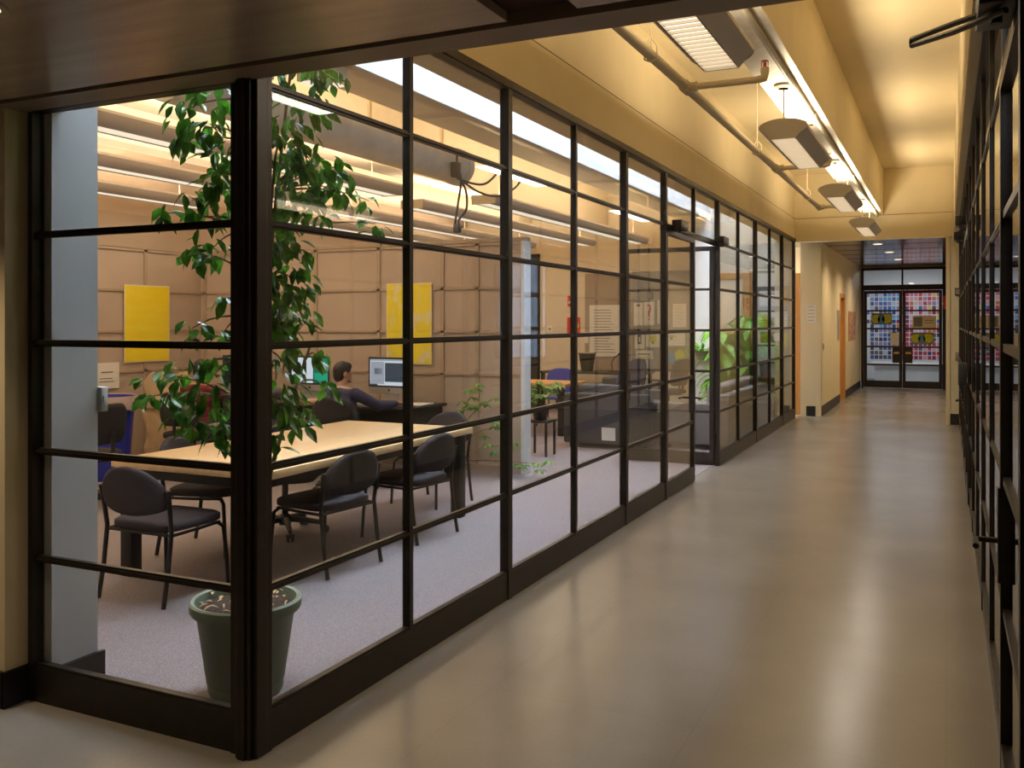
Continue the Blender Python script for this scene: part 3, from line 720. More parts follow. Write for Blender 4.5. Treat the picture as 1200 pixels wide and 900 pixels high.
def imac(loc, rotz, label, content):
    t = thing('desktop_computer', label, 'computer', loc, rotz)
    W, H = .528, .317
    box_obj('display_case', -W/2, W/2, -.012, .02, .10, .10+H+.095-.06+.03, M_alu, t, .006)
    z0 = .185; box_obj('bezel', -W/2, W/2, -.016, -.012, z0-.018, .482, M_blplast, t)
    sb = MB().box(-W/2+.022, W/2-.022, -.0175, -.016, z0, .462); scr = obj('screen', sb, M_scr_w, t)
    for (u0, u1, v0, v1, m) in content:
        box_obj('screen_window', -W/2+.022+u0*(W-.044), -W/2+.022+u1*(W-.044), -.0185, -.0175, z0+v0*(.462-z0), z0+v1*(.462-z0), m, scr)
    ap = MB().cyl((0, -.0135, .135), (0, -.0118, .135), .012, n=20); ap.box(-.001, .005, -.0135, -.0118, .147, .155); obj('fruit_emblem', ap, M_blplast, t)
    st = MB().box(-.09, .09, -.08, .10, 0, .010, .004); st.box(-.085, .085, .03, .04, .01, .16); obj('stand', st, M_alu, t)
    return t
imac((-5.30, 8.20, .752), -.05, 'silver desktop computer showing grey application windows, in front of the person in navy',
     [(0, 1, .93, 1, M_scr_l), (.02, .38, .05, .9, M_scr_l), (.12, .33, .42, .65, M_scr_d), (.40, 1, .14, .86, M_scr_d), (.0, .2, 0, .05, M_scr_d)])
imac((-6.33, 8.20, .752), .0, 'silver desktop computer with white and green screen behind the ficus plant',
     [(.60, 1, 0, 1, M_scr_g2), (.66, .98, .52, .97, M_scr_g), (.64, 1, .04, .40, M_scr_g)])
imac((-7.20, 8.15, .752), 1.0, 'dark desktop computer beside the person in red, seen half behind the corner post',
     [(0, 1, 0, 1, emission('screen dim olive', (.03, .035, .025), .5))])
for x, lab in ((-5.38, 'white keyboard on the desk in front of the navy sweater person'), (-6.33, 'white keyboard on the desk behind the plant')):
    t = thing('keyboard', lab, 'keyboard', (x, 7.92, .7505)); box_obj('keyboard_case', -.21, .21, -.055, .055, 0, .012, M_alu, t, .003)
    k = MB().box(-.2, .2, -.05, .05, .0119, .0128)
    for i in range(14):
        for j in range(5): k.box(-.2+i*.0287, -.2+i*.0287+.024, -.048+j*.0195, -.048+j*.0195+.016, .012, .016)
    obj('keys', k, M_white, t)
t = thing('computer_mouse', 'white mouse under the hand of the person in navy', 'mouse', (-5.0, 7.90, .7505)); obj('mouse_body', MB().ell((0, 0, .012), (.03, .055, .016)), M_white, t)
pp = MB()
for k in range(4): pp.box(-.11+.006*k, .11+.004*k, -.15-.004*k, .15, .001+k*.0022, .0028+k*.0022, M=Matrix.Rotation(.06*k, 4, 'Z'))
o = obj('paper_stack', pp, M_paper, loc=(-4.95, 8.18, .7515)); tag(o, 'small stack of white papers at the right end of the black desks', 'paper')

# posters, notices
def poster(name, label, cat, plane, p, u0, u1, z0, z1, face, border=.012, edge=M_pedge, depth=.004, extra=None, group=None):
    """plane 'x': hangs on a wall at x=p facing +x;  plane 'y': on y=p facing -y"""
    uc = (u0+u1)/2; hw = (u1-u0)/2; h = z1-z0
    t = thing(name, label, cat, (p, uc, z0) if plane == 'x' else (uc, p, z0), PI/2 if plane == 'x' else 0, group)
    box_obj('sheet', -hw, hw, -depth, 0, 0, h, edge, t)
    f = box_obj('print', -hw+border, hw-border, -depth-.0015, -depth, border, h-border, face, t)
    if extra:
        for (a0, a1, b0, b1, m) in extra:
            box_obj('print_block', -hw+a0*2*hw, -hw+a1*2*hw, -depth-.003, -depth-.0015, b0*h, b1*h, m, f)
    return t
poster('poster', 'plain yellow poster on the left wall, seen through the front glass bay', 'poster', 'x', -8.481, 7.588, 8.263, 1.14, 2.036, M_yel)
poster('poster', 'yellow poster with pale lettering on the back wall above the computers', 'poster', 'y', 8.78, -5.715, -5.125, 1.135, 2.04, M_yel2)
def lines(n, x0=.12, x1=.88, z0=.12, z1=.9, th=.018, rnd=None):
    r = rnd or random.Random(n); L = []
    for k in range(n):
        z = z1-(z1-z0)*k/max(1, n-1); L.append((x0, x0+(x1-x0)*r.uniform(.6, 1), z-th/2, z+th/2, M_ink))
    return L
poster('notice_sheet', 'taped cream paper notice above the blue recycling bin', 'notice', 'x', -8.481, 7.02, 7.517, .86, 1.15, M_paper, .004, M_paper,
       extra=[(.5, .82, .62, .66, M_ink), (.45, .8, .38, .41, M_ink), (.45, .85, .26, .29, M_ink)])

# recycling bin, paper bag
t = thing('recycling_bin', 'blue recycling bin lined with a clear bag against the left wall', 'bin', (-7.75, 6.72, .006))
b = MB(); o_ = [(u, v-.21) for u, v in rounded(.42, .42, .05)]
n0 = 0
R = []
for z, k in ((0, .80), (.04, .82), (.80, 1.0), (.80, .97), (.05, .79), (.05, .0)):
    pass
b.lathe([(0, 0), (.20, 0), (.21, .02), (.265, .78), (.285, .80), (.285, .84), (.262, .84), (.255, .79), (.20, .05), (0, .05)], 32)
obj('bin_body', b, M_blue, t)
f = MB().lathe([(.268, .845), (.292, .85), (.300, .80), (.296, .72), (.288, .71), (.292, .80), (.284, .838), (.268, .84)], 40)
rr = random.Random(4)
for v in f.bm.verts: v.co.z += rr.uniform(-.02, .02)*(v.co.z < .83)
obj('bin_liner', f, M_film, t)
t = thing('paper_bag', 'large crumpled brown paper bag standing by the left wall', 'paper bag', (-7.80, 7.68, .006))
b = MB(); rr = random.Random(9)
R = []; NL = 14; PER = rounded(.54, .38, .03, 3)
P2 = []
for i in range(len(PER)):
    (u0, v0), (u1, v1) = PER[i], PER[(i+1) % len(PER)]; m_ = max(1, int(math.hypot(u1-u0, v1-v0)/.06))
    P2 += [(u0+(u1-u0)*k/m_, v0+(v1-v0)*k/m_) for k in range(m_)]
from mathutils import noise as mnoise
for k in range(NL+1):
    z = .95*k/NL; ring = []
    for u, v in P2:
        q = mnoise.noise(Vector((u*5, v*5, z*4.5+3)))*.05*min(1, z*3)+mnoise.noise(Vector((u*14, v*14, z*12)))*.018
        kk = 1+q/.3+.06*math.sin(z*3)
        dz = (mnoise.noise(Vector((u*4, v*4, 9)))*.22 if k == NL else 0)
        ring.append(b.bm.verts.new((u*kk, (v-.19)*kk, z+dz)))
    R.append(ring)
NP = len(P2)
for A, B in zip(R, R[1:]):
    for i in range(NP): b.bm.faces.new((A[i], A[(i+1) % NP], B[(i+1) % NP], B[i]))
b.bm.faces.new(R[0])
inner = [b.bm.verts.new(Vector((v.co.x*.97, v.co.y*.97, v.co.z-.004))) for v in R[-1]]
low = [b.bm.verts.new((v.co.x*.86, v.co.y*.86, .4)) for v in R[-1]]
for i in range(NP):
    j = (i+1) % NP; b.bm.faces.new((R[-1][i], R[-1][j], inner[j], inner[i])); b.bm.faces.new((inner[i], inner[j], low[j], low[i]))
b.bm.faces.new(low)
obj('bag_body', b, M_bag, t, smooth=18)
cf_ = MB().box(-.255, .27, -.235, -.22, .66, .80, .004)
for v in cf_.bm.verts: v.co.y -= .02+.03*math.sin(v.co.x*9); v.co.z += .03*math.sin(v.co.x*7)
obj('folded_cuff', cf_, M_bag, t)
t = thing('switch_box', 'pale square switch box on the edge of the grey column', 'switch', (-3.49, 2.955, 1.20))
box_obj('switch_plate', -.04, .065, -.015, .02, 0, .11, M_col, t, .003); box_obj('switch_toggle', .065, .071, -.008, .008, .04, .07, M_col, t)

# ------------------------------------------------------------------ plants
def px2w(px, py, Z):
    u = (px-600)/1077; v = -(py-378)/1077; a = math.atan(509/1077); S, C = math.sin(a), math.cos(a)
    return Vector(((C*u-S)*Z, (S*u+C)*Z, 1.6+v*Z))
def bezier(a, b, c, n=7):
    return [(1-t)**2*a+2*t*(1-t)*b+t*t*c for t in [k/n for k in range(n+1)]]
fic = Vector((-2.75, 3.115, .006))
t = thing('potted_ficus', 'tall leafy ficus in a sage green pot inside the glass corner', 'potted plant', fic)
pt = MB().lathe([(0, .0), (.150, .0), (.158, .012), (.160, .05), (.164, .055), (.205, .335), (.212, .345), (.228, .35), (.234, .36), (.236, .395), (.228, .402), (.214, .398), (.206, .36), (.20, .33), (0, .33)], 48); obj('pot', pt, M_pot, t)
so = MB().lathe([(0, .375), (.10, .372), (.204, .362), (.204, .33), (0, .33)], 32); obj('soil', so, M_soil, t)
dl = MB(); rr = random.Random(2)
for k in range(42):
    a = rr.uniform(0, 2*PI); r = .18*math.sqrt(rr.random()); dl.leaf(Vector((r*math.cos(a), r*math.sin(a), .385+rr.uniform(0, .012))), Vector((rr.uniform(-1, 1), rr.uniform(-1, 1), rr.uniform(-.1, .35))), Vector((0, 0, 1)), rr.uniform(.025, .05), rr.uniform(.008, .02), .5, .3)
obj('dry_leaves', dl, M_dry, t)
clus = [  # px, py, depth, radius px, leaf count
 (345, 85, 3.95, 34, 29), (385, 82, 4.15, 22, 16), (350, 130, 3.95, 36, 47), (330, 165, 3.82, 36, 52), (365, 190, 4.00, 34, 49), (340, 215, 3.90, 36, 52), (385, 205, 4.15, 24, 29), (400, 225, 4.25, 16, 16),
 (440, 262, 4.45, 14, 12), (432, 235, 4.40, 9, 7), (372, 245, 4.05, 14, 11), (330, 260, 3.82, 30, 31), (325, 300, 3.80, 34, 49), (345, 330, 3.90, 24, 29), (325, 350, 3.80, 30, 45), (350, 370, 3.92, 18, 18), (328, 390, 3.81, 26, 34),
 (335, 430, 3.85, 30, 29), (372, 418, 4.06, 15, 8), (330, 470, 3.82, 26, 27), (350, 490, 3.95, 18, 16), (318, 520, 3.76, 12, 8), (382, 455, 4.14, 10, 6),
 (255, 105, 3.85, 26, 29), (215, 130, 3.86, 20, 16), (240, 150, 3.81, 24, 27), (215, 165, 3.86, 16, 13), (265, 185, 3.85, 20, 25), (250, 205, 3.80, 16, 16), (225, 235, 3.84, 18, 12), (190, 250, 3.91, 14, 11), (265, 235, 3.85, 18, 18), (240, 255, 3.81, 16, 9),
 (250, 290, 3.82, 18, 16), (225, 298, 3.84, 14, 10), (262, 350, 3.85, 12, 10), (225, 385, 3.84, 14, 10), (262, 390, 3.85, 8, 6),
 (185, 440, 3.92, 18, 8), (215, 435, 3.86, 20, 13), (250, 440, 3.82, 22, 14), (175, 465, 3.94, 10, 8), (205, 470, 3.88, 18, 18), (245, 470, 3.82, 24, 25), (262, 495, 3.85, 22, 20), (225, 500, 3.84, 14, 10), (250, 515, 3.82, 10, 6)]
top = Vector((0, 0, .37)); fo = MB(); br = MB(); rr = random.Random(21)
stems = []
for tx in ((343, 60, 3.95), (322, 190, 3.8), (365, 400, 4.05), (300, 120, 3.75)):
    e = px2w(*tx)-fic; mid = Vector((e.x*.35+rr.uniform(-.05, .05), e.y*.35+rr.uniform(-.05, .05), .37+(e.z-.37)*.5))
    P = bezier(top+Vector((rr.uniform(-.03, .03), rr.uniform(-.03, .03), 0)), mid, e, 12); stems.append(P)
    br.tube(P, .01, 8, rs=[.016-.011*k/12 for k in range(13)])
for (px, py, Z, rp, n) in clus:
    c = px2w(px, py, Z)-fic; R = rp*Z/1077
    c.x = min(c.x, -2.44+2.75-R*.5) if False else c.x
    best = min((q for P in stems for q in P), key=lambda q: (q-c).length + .25*max(0, q.z-c.z))
    dirn = (c-best)
    md = best+dirn*.5+Vector((0, 0, .06)); P = bezier(best, md, c, 6); br.tube(P, .004, 5, rs=[.006-.0006*k for k in range(7)])
    for k in range(n):
        while True:
            o_ = Vector((rr.uniform(-1, 1), rr.uniform(-1, 1), rr.uniform(-1, 1)))
            if o_.length <= 1: break
        p = c+Vector((o_.x*R*1.1, o_.y*R*1.1, o_.z*R))
        wx, wy = p.x+fic.x, p.y+fic.y
        if wx > -2.42: p.x = -2.42-fic.x-rr.uniform(0, .06)
        if wy < 2.80: p.y = 2.80-fic.y+rr.uniform(0, .06)
        d = Vector((o_.x*.7+rr.uniform(-.5, .5), o_.y*.7+rr.uniform(-.5, .5), -.55+rr.uniform(-.5, .5)))
        fo.leaf(p, d, Vector((rr.uniform(-.5, .5), rr.uniform(-.5, .5), 1)), rr.uniform(.06, .095), rr.uniform(.034, .05), .25, .2)
for v in fo.bm.verts:
    if v.co.x+fic.x > -2.35: v.co.x = -2.35-fic.x
    if v.co.y+fic.y < 2.72: v.co.y = 2.72-fic.y
for v in br.bm.verts:
    if v.co.x+fic.x > -2.35: v.co.x = -2.35-fic.x
obj('branches', br, M_bark, t); obj('foliage', fo, M_leaf, t, smooth=0)

def schefflera(loc, label, heads, seed, pot_r=.12, pot_h=.2, potm=M_blplast, floor_stand=0):
    t = thing('potted_schefflera', label, 'potted plant', loc)
    obj('pot', MB().lathe([(0, 0), (pot_r*.7, 0), (pot_r, pot_h), (pot_r*1.06, pot_h), (pot_r*1.06, pot_h+.02), (pot_r*.92, pot_h+.02), (pot_r*.9, pot_h-.02), (0, pot_h-.02)], 24), potm, t)
    obj('soil', MB().lathe([(0, pot_h-.005), (pot_r*.9, pot_h-.01), (pot_r*.85, pot_h-.03), (0, pot_h-.03)], 20), M_soil, t)
    r = random.Random(seed); f = MB(); b = MB()
    for (dx, dy, z) in heads:
        e = Vector((dx, dy, z)); P = bezier(Vector((0, 0, pot_h-.02)), Vector((dx*.25, dy*.25, max(z, pot_h)*.75+.08)), e, 7); b.tube(P, .005, 6, rs=[.008-.0006*k for k in range(8)])
        for q in range(4):
            c = P[-1-(q % 3)]+Vector((r.uniform(-.07, .07), r.uniform(-.07, .07), r.uniform(-.05, .06)))
            b.tube([P[-1-(q % 3)], c], .003, 4)
            n = 7
            for k in range(n):
                a = 2*PI*k/n+r.uniform(-.2, .2); f.leaf(c, Vector((math.cos(a), math.sin(a), -.25+r.uniform(-.2, .2))), Vector((0, 0, 1)), r.uniform(.075, .11), .036, .2, .3)
    obj('stems', b, M_bark, t); obj('foliage', f, M_leafs, t, smooth=0)
    return t
schefflera((-4.6, 8.3, .006), 'lanky schefflera beside the end of the black desks, one shoot trailing to the carpet', [(.26, .1, .92), (.15, .05, .75), (.36, .15, .79), (.02, -.02, .62), (.13, .04, .6), (.44, .19, .53), (.54, .22, .33), (.76, .30, .12), (.86, .33, .14)], 3, .11, .18)
st = thing('plant_stand', 'small dark stand carrying the yellow-green plant in the middle of the room', 'stand', (-4.42, 10.15, .006))
box_obj('stand_top', -.16, .16, -.16, .16, .40, .43, M_blplast, st, .004)
for sx in (-1, 1):
    for sy in (-1, 1): box_obj('leg', sx*.13-.012, sx*.13+.012, sy*.13-.012, sy*.13+.012, 0, .40, M_blplast, st)
schefflera((-4.42, 10.15, .437), 'bushy yellow-green schefflera in front of the orange table', [(.02, .0, .44), (-.16, .02, .32), (.18, -.03, .36), (.1, .1, .42), (-.08, -.12, .26), (.05, -.15, .3), (.22, .05, .40), (-.2, -.05, .22)], 8, .11, .15)

def broad_plant(loc, label, n, H, L, W, seed, spread=.5, pot_r=.17, potm=M_blplast, pot_h=.3):
    t = thing('broadleaf_plant', label, 'potted plant', loc)
    obj('pot', MB().lathe([(0, 0), (pot_r*.75, 0), (pot_r, pot_h), (pot_r*1.05, pot_h), (pot_r*1.05, pot_h+.03), (pot_r*.93, pot_h+.03), (pot_r*.9, pot_h-.03), (0, pot_h-.03)], 24), potm, t)
    obj('soil', MB().lathe([(0, pot_h-.005), (pot_r*.88, pot_h-.01), (pot_r*.85, pot_h-.04), (0, pot_h-.04)], 20), M_soil, t)
    r = random.Random(seed); f = MB(); b = MB()
    for k in range(n):
        a = r.uniform(0, 2*PI); s = r.uniform(.2, 1)*spread; h = pot_h+r.uniform(.12, 1)*(H-pot_h)
        c0 = Vector((r.uniform(-.05, .05), r.uniform(-.05, .05), pot_h-.03)); c = Vector((s*math.cos(a)*.6, s*math.sin(a)*.6, h))
        b.tube(bezier(c0, Vector((c.x*.3, c.y*.3, h*.8)), c, 5), .005, 5)
        f.leaf(c, Vector((math.cos(a), math.sin(a), .45-1.0*s/spread)), Vector((0, 0, 1)), L*r.uniform(.7, 1.2), W*r.uniform(.7, 1.2), .2, .45)
    for mb_ in (b, f):
        for v in mb_.bm.verts: v.co.x = min(v.co.x, -2.40-loc[0])
    obj('stems', b, M_leafb, t); obj('foliage', f, M_leafb, t, smooth=0)
    return t

# ------------------------------------------------------------------ far half of the glazed room
sbox('wall_pillar', -3.80, -3.46, 14.9, 15.2, 0, 4.0, M_white)
def sofa(name, label, loc, rotz, W, D=.82, m=M_sofa):
    """back along -y, facing +y"""
    t = thing(name, label, 'sofa', loc, rotz)
    obj('sofa_base', MB().box(-W/2+.12, W/2-.12, -D/2+.16, D/2, .06, .30, .015), m, t)
    obj('backrest', MB().box(-W/2, W/2, -D/2, -D/2+.18, .06, .70, .03, 3), m, t)
    for sx in (-1, 1):
        obj('armrest', MB().box(sx*(W/2-.07)-.07, sx*(W/2-.07)+.07, -D/2+.16, D/2, .06, .58, .025, 3), m, t)
    nc = max(1, round((W-.28)/.65)); w = (W-.28)/nc
    for k in range(nc):
        x0 = -W/2+.14+k*w
        obj('seat_cushion', MB().box(x0+.005, x0+w-.005, -D/2+.17, D/2-.01, .30, .44, .03, 3), m, t)
        obj('back_cushion', MB().box(x0+.005, x0+w-.005, -D/2+.12, -D/2+.32, .42, .80, .05, 3), m, t)
    for sx in (-1, 1):
        for sy in (-1, 1): obj('foot', MB().cyl((sx*(W/2-.08), sy*(D/2-.08), 0), (sx*(W/2-.08), sy*(D/2-.08), .065), .02, n=10), M_blmet, t)
    return t
sofa('armchair', 'dark grey upholstered armchair seen from behind, white paper taped to its back', (-3.87, 11.35, .006), 0, 1.15, .82, M_sofad)
poster('paper_sheet', 'small white sheet taped low on the back of the dark grey armchair', 'paper', 'y', 10.937, -3.92, -3.74, .12, .28, M_paper, .002, M_paper)
sofa('sofa', 'grey sofa with its back against the far glass bays', (-2.85, 12.75, .006), PI/2, 2.7, .85, M_sofa)
sofa('armchair', 'charcoal armchair seen through the open glazed door', (-4.3, 13.1, .006), -PI/2, .95, .82, M_sofad)
t = thing('side_table', 'orange wooden table beyond the free end of the back wall', 'table', (-5.55, 12.3, .006))
box_obj('tabletop', -.75, .75, -.4, .4, .69, .735, M_door, t, .005)
for sx in (-1, 1):
    for sy in (-1, 1): box_obj('leg', sx*.66-.04, sx*.66+.04, sy*.33-.04, sy*.33+.04, 0, .69, M_blmet, t)
def shell_chair(loc, rotz, label, m):
    t = thing('plastic_chair', label, 'chair', loc, rotz)
    s = MB(); cushion(s, [(u, v-.22) for u, v in rounded(.45, .44, .1)], 'z', .42, .455); obj('seat', s, m, t, smooth=60)
    b = MB(); cushion(b, [(u, v+.52) for u, v in rounded(.46, .36, .08, top_round=.16)], 'y', -.015, .015)
    for v in b.bm.verts: v.co.y += -.22+v.co.x**2*.9-(v.co.z-.5)*.15
    obj('backrest', b, m, t, smooth=60)
    for sx in (-1, 1):
        for sy in (-1, 1): obj('leg', MB().tube([(sx*.18, sy*.17, .42), (sx*.22, sy*.22, 0.01)], .011, 8), M_blmet, t)
    obj('back_support', MB().tube([(0, -.15, .42), (0, -.21, .44), (0, -.245, .62)], .014, 8), M_blmet, t)
    return t
shell_chair((-5.45, 13.1, .006), PI, 'bright blue plastic chair behind the orange table', M_blue)
shell_chair((-4.38, 12.25, .006), PI/2+.4, 'dark blue chair at the right end of the orange table', M_navyf)
t = thing('work_table', 'dark long table against the far wall below the taupe pinboard', 'table', (-5.6, 15.35, .006))
box_obj('tabletop', -.95, .95, -.4, .4, .70, .735, M_blplast, t, .004)
for sx in (-1, 1):
    for sy in (-1, 1): box_obj('leg', sx*.88-.03, sx*.88+.03, sy*.34-.03, sy*.34+.03, 0, .70, M_blmet, t)
t = thing('waste_bin', 'black waste bin standing on the dark table by the far wall', 'bin', (-5.72, 15.2, .7415))
obj('bin_body', MB().lathe([(0, 0), (.10, 0), (.15, .30), (.158, .30), (.158, .325), (.146, .325), (.095, .012), (0, .012)], 28), M_blplast, t)
obj('bin_liner', MB().lathe([(.159, .318), (.163, .33), (.15, .333), (.140, .31)], 28), M_film, t)
t = thing('desk_lamp', 'small black gooseneck lamp on the dark table by the far wall', 'lamp', (-5.25, 15.2, .7415))
obj('lamp_base', MB().lathe([(0, 0), (.08, 0), (.08, .015), (.02, .03), (0, .03)], 20), M_blplast, t)
obj('lamp_neck', MB().tube([(0, 0, .02), (-.02, 0, .15), (.03, 0, .25), (.12, 0, .30)], .012, 8), M_blplast, t)
obj('lamp_shade', MB().tube([(.10, 0, .30), (.18, 0, .31)], .03, 14, rs=[.02, .045]), M_blplast, t)
tkf = make_task_chair('navy swivel chair in front of the right pinboard', TG, M_navyf, 1.0); tkf.location = (-4.75, 14.4, .006); tkf.rotation_euler.z = 2.6
dup(tkf, (-4.2, 15.0, .006), 1.2, 'navy swivel chair in the far corner beside the white pillar', TG)
YP = YE+.018
dk = sempty('door_8', (0, YP, 0))
struct('glass_pane', MB().box(-7.33, -6.99, -.012, -.006, 0, 2.85), principled('dark door glass', (.03, .035, .04), .12), dk)
struct('door_frame', MB().box(-7.40, -7.33, -.03, 0, 0, 2.9).box(-6.99, -6.955, -.03, 0, 0, 2.9).box(-7.33, -6.99, -.03, 0, 2.85, 2.9).box(-7.33, -6.99, -.02, -.012, .6, .64).box(-7.33, -6.99, -.02, -.012, 1.5, 1.53), M_frame, dk)
def board(label, x0, x1, z0, z1, m):
    t = thing('pinboard', label, 'pinboard', ((x0+x1)/2, YP, z0)); h = (x1-x0)/2
    box_obj('board', -h, h, -.02, 0, 0, z1-z0, m, t); box_obj('board_rail', -h, h, -.028, 0, z1-z0, z1-z0+.02, m, t); return t
board('taupe pinboard left of the large printed sheet on the far wall', -6.04, -5.16, .75, 2.48, M_pin2)
board('grey pinboard covered in sheets on the far wall behind the open door', -5.14, -4.08, .75, 2.50, M_pin)
board('pinboard crowded with notices on the far wall behind the broad leaves', -2.93, -2.38, .6, 2.2, M_pin)
YB = YP-.0205
poster('notice_sheet', 'largest pale sheet of printed lines on the taupe pinboard', 'notice', 'y', YB, -5.95, -5.37, .98, 1.92, M_paper, .006, M_paper, extra=lines(16, .15, .9, .08, .9, .012))
poster('notice_sheet', 'small pale sheet pinned at the left of the large printed sheet', 'notice', 'y', YP-.0275, -6.06, -5.97, 1.22, 1.42, M_paper, .003, M_paper)
M_blu2 = principled('poster blue', (.06, .28, .5), .6); M_lime = principled('poster lime', (.55, .58, .04), .6); M_gr = principled('poster grey', (.22, .21, .18), .6)
M_pink = principled('poster pink red', (.55, .05, .09), .6)
for a in ((-5.10, -4.93, 1.55, 1.95, 'beige sheet with dark clip, top left of the grey pinboard', [(.3, .7, .85, .95, M_ink)]),
          (-4.91, -4.72, 1.55, 1.97, 'sheet with a red question mark on the grey pinboard', [(.4, .62, .55, .62, M_pink), (.55, .7, .62, .82, M_pink), (.3, .62, .82, .88, M_pink), (.42, .55, .38, .56, M_pink), (.42, .55, .22, .29, M_pink)]),
          (-4.66, -4.45, 1.58, 2.0, 'tall white sheet near the top middle of the grey pinboard', lines(6)),
          (-4.38, -4.14, 1.52, 1.93, 'white sheet of fine print at the top right of the grey pinboard', lines(9, th=.012)),
          (-5.08, -4.9, 1.13, 1.46, 'sheet with a dark ring on the left of the grey pinboard', [(.3, .7, .65, .75, M_ink), (.3, .42, .3, .75, M_ink), (.58, .7, .3, .75, M_ink), (.3, .7, .25, .35, M_ink)]),
          (-4.87, -4.62, 1.16, 1.45, 'sheet with a green blob in the middle of the grey pinboard', [(.25, .75, .35, .7, M_lime), (.4, .6, .2, .35, M_leafs)]),
          (-4.56, -4.16, 1.19, 1.49, 'large pale sheet with a blue and green T shape, right of the grey pinboard', [(.18, .62, .50, .6, M_lime), (.32, .46, .35, .62, M_blu2)]),
          (-5.06, -4.74, .95, 1.10, 'wide white strip with a green line on the lower grey pinboard', [(.05, .95, .12, .25, M_lime), (.1, .8, .5, .6, M_ink)]),
          (-5.06, -4.84, .76, .93, 'small white sheet low on the left of the grey pinboard', lines(3))):
    poster('notice_sheet', a[4], 'notice', 'y', YB, a[0], a[1], a[2], a[3], M_paper, .003, M_paper, extra=a[5], group='sheets on the grey pinboard')
def circle_poster(loc, label, w, h, cs, rotz=0, group=None):
    t = thing('poster', label, 'poster', loc, rotz, group)
    box_obj('sheet', -w/2, w/2, -.004, 0, 0, h, M_gr, t)
    for (u, v, r, m) in cs: obj('printed_disc', MB().cyl((u*w, -.0055, v*h), (u*w, -.004, v*h), r*h, n=24), m, t)
    return t
circle_poster((-4.335, YB-.004, .80), 'grey poster with blue and lime discs at the bottom right of the grey pinboard', .36, .36, [(-.22, .5, .25, M_blu2), (.22, .62, .26, M_lime), (.1, .2, .13, M_blu2)])
rr = random.Random(31); cols = [M_paper, M_pink, M_lime, M_paper, M_blu2, M_paper, M_door, M_paper]
nm = {id(M_paper): 'white', id(M_pink): 'red', id(M_lime): 'lime', id(M_blu2): 'blue', id(M_door): 'orange'}
k = 0
for rowi, z in enumerate((1.88, 1.52, 1.16, .80)):
    for ci, x in enumerate((-2.80, -2.60, -2.46)):
        m = cols[(k*3+rowi) % 8]; k += 1; w = (.15, .16, .10)[ci]
        poster('notice_sheet', '%s notice, %s column of the %s row on the crowded far pinboard' % (nm[id(m)], ('left', 'middle', 'right')[ci], ('top', 'second', 'third', 'bottom')[rowi]), 'notice', 'y', YB, x-w/2, x+w/2, z, z+.26, m, .003, M_paper, group='notices on the crowded pinboard')
wd = sempty('door_9', (0, YP, 0)); struct('door_frame', MB().box(-3.15, -3.0, -.05, 0, 0, 2.35).box(-3.9, -3.0, -.05, 0, 2.35, 2.45), M_door, wd)
struct('door_slab', MB().box(-3.86, -3.15, -.03, 0, 0.01, 2.35), M_ceil, wd)
t = thing('fire_alarm_strobe', 'small dark red alarm strobe on the cream far wall, above the red sign', 'fire alarm', (-6.3, YP, 1.90)); box_obj('strobe_body', -.08, .08, -.04, 0, 0, .2, M_firered, t, .006); box_obj('strobe_lens', -.06, .06, -.048, -.04, .05, .10, M_fix, t)
t = thing('fire_sign', 'red safety sign with a pale disc on the cream far wall', 'sign', (-6.27, YP, 1.38)); box_obj('sign_panel', -.13, .13, -.008, 0, 0, .32, M_firered, t); obj('printed_disc', MB().cyl((.04, -.0095, .16), (.04, -.008, .16), .07, n=20), M_lime, t)
t = thing('light_switch', 'small cream switch plate on the far wall left of the red sign', 'switch', (-6.75, YP, 1.42)); box_obj('switch_plate', -.045, .045, -.008, 0, 0, .12, M_white, t); box_obj('switch_toggle', -.01, .01, -.02, -.008, .04, .08, M_ink, t)
broad_plant((-3.20, 14.50, .006), 'tall broadleaf plant left of the group behind the grey sofa', 70, 1.6, .34, .13, 1, .32)
t = thing('folding_screen', 'brown wooden screen standing behind the broadleaf plants', 'screen', (-2.98, 15.12, .006))
for k in range(3): box_obj('screen_panel', -.46+k*.31, -.155+k*.31, -.012+.0*k, .012, .04, 1.45, M_door, t, .004)
for k in range(4): box_obj('screen_foot', -.45+k*.29, -.42+k*.29, -.05, .05, 0, .04, M_blmet, t)
broad_plant((-2.78, 14.62, .006), 'tallest broadleaf plant in the middle of the group behind the grey sofa', 80, 1.75, .34, .12, 2, .42)
broad_plant((-2.64, 15.5, .006), 'dark-potted broadleaf plant nearest the far corner behind the sofa', 50, 1.3, .30, .11, 4, .36)
t = thing('hanging_fern', 'small fern in a basket on the white pillar seen through the open door', 'potted plant', (-3.58, 14.78, 1.0))
obj('basket', MB().lathe([(0, 0), (.08, 0), (.11, .14), (.10, .14), (.075, .01), (0, .01)], 20), M_bark, t)
f = MB(); rr = random.Random(6)
for k in range(26):
    a = rr.uniform(0, 2*PI); f.leaf(Vector((.05*math.cos(a), .05*math.sin(a), .13)), Vector((math.cos(a), math.sin(a), rr.uniform(.3, 1.6))), Vector((0, 0, 1)), rr.uniform(.25, .42), .05, .2, .6)
for v in f.bm.verts: v.co.y = min(v.co.y, .1)
obj('fronds', f, M_leafb, t, smooth=0)
obj('wall_hook', MB().tube([(0, .12, .3), (0, .05, .32), (0, 0, .3), (0, 0, .13)], .004, 6), M_blmet, t)

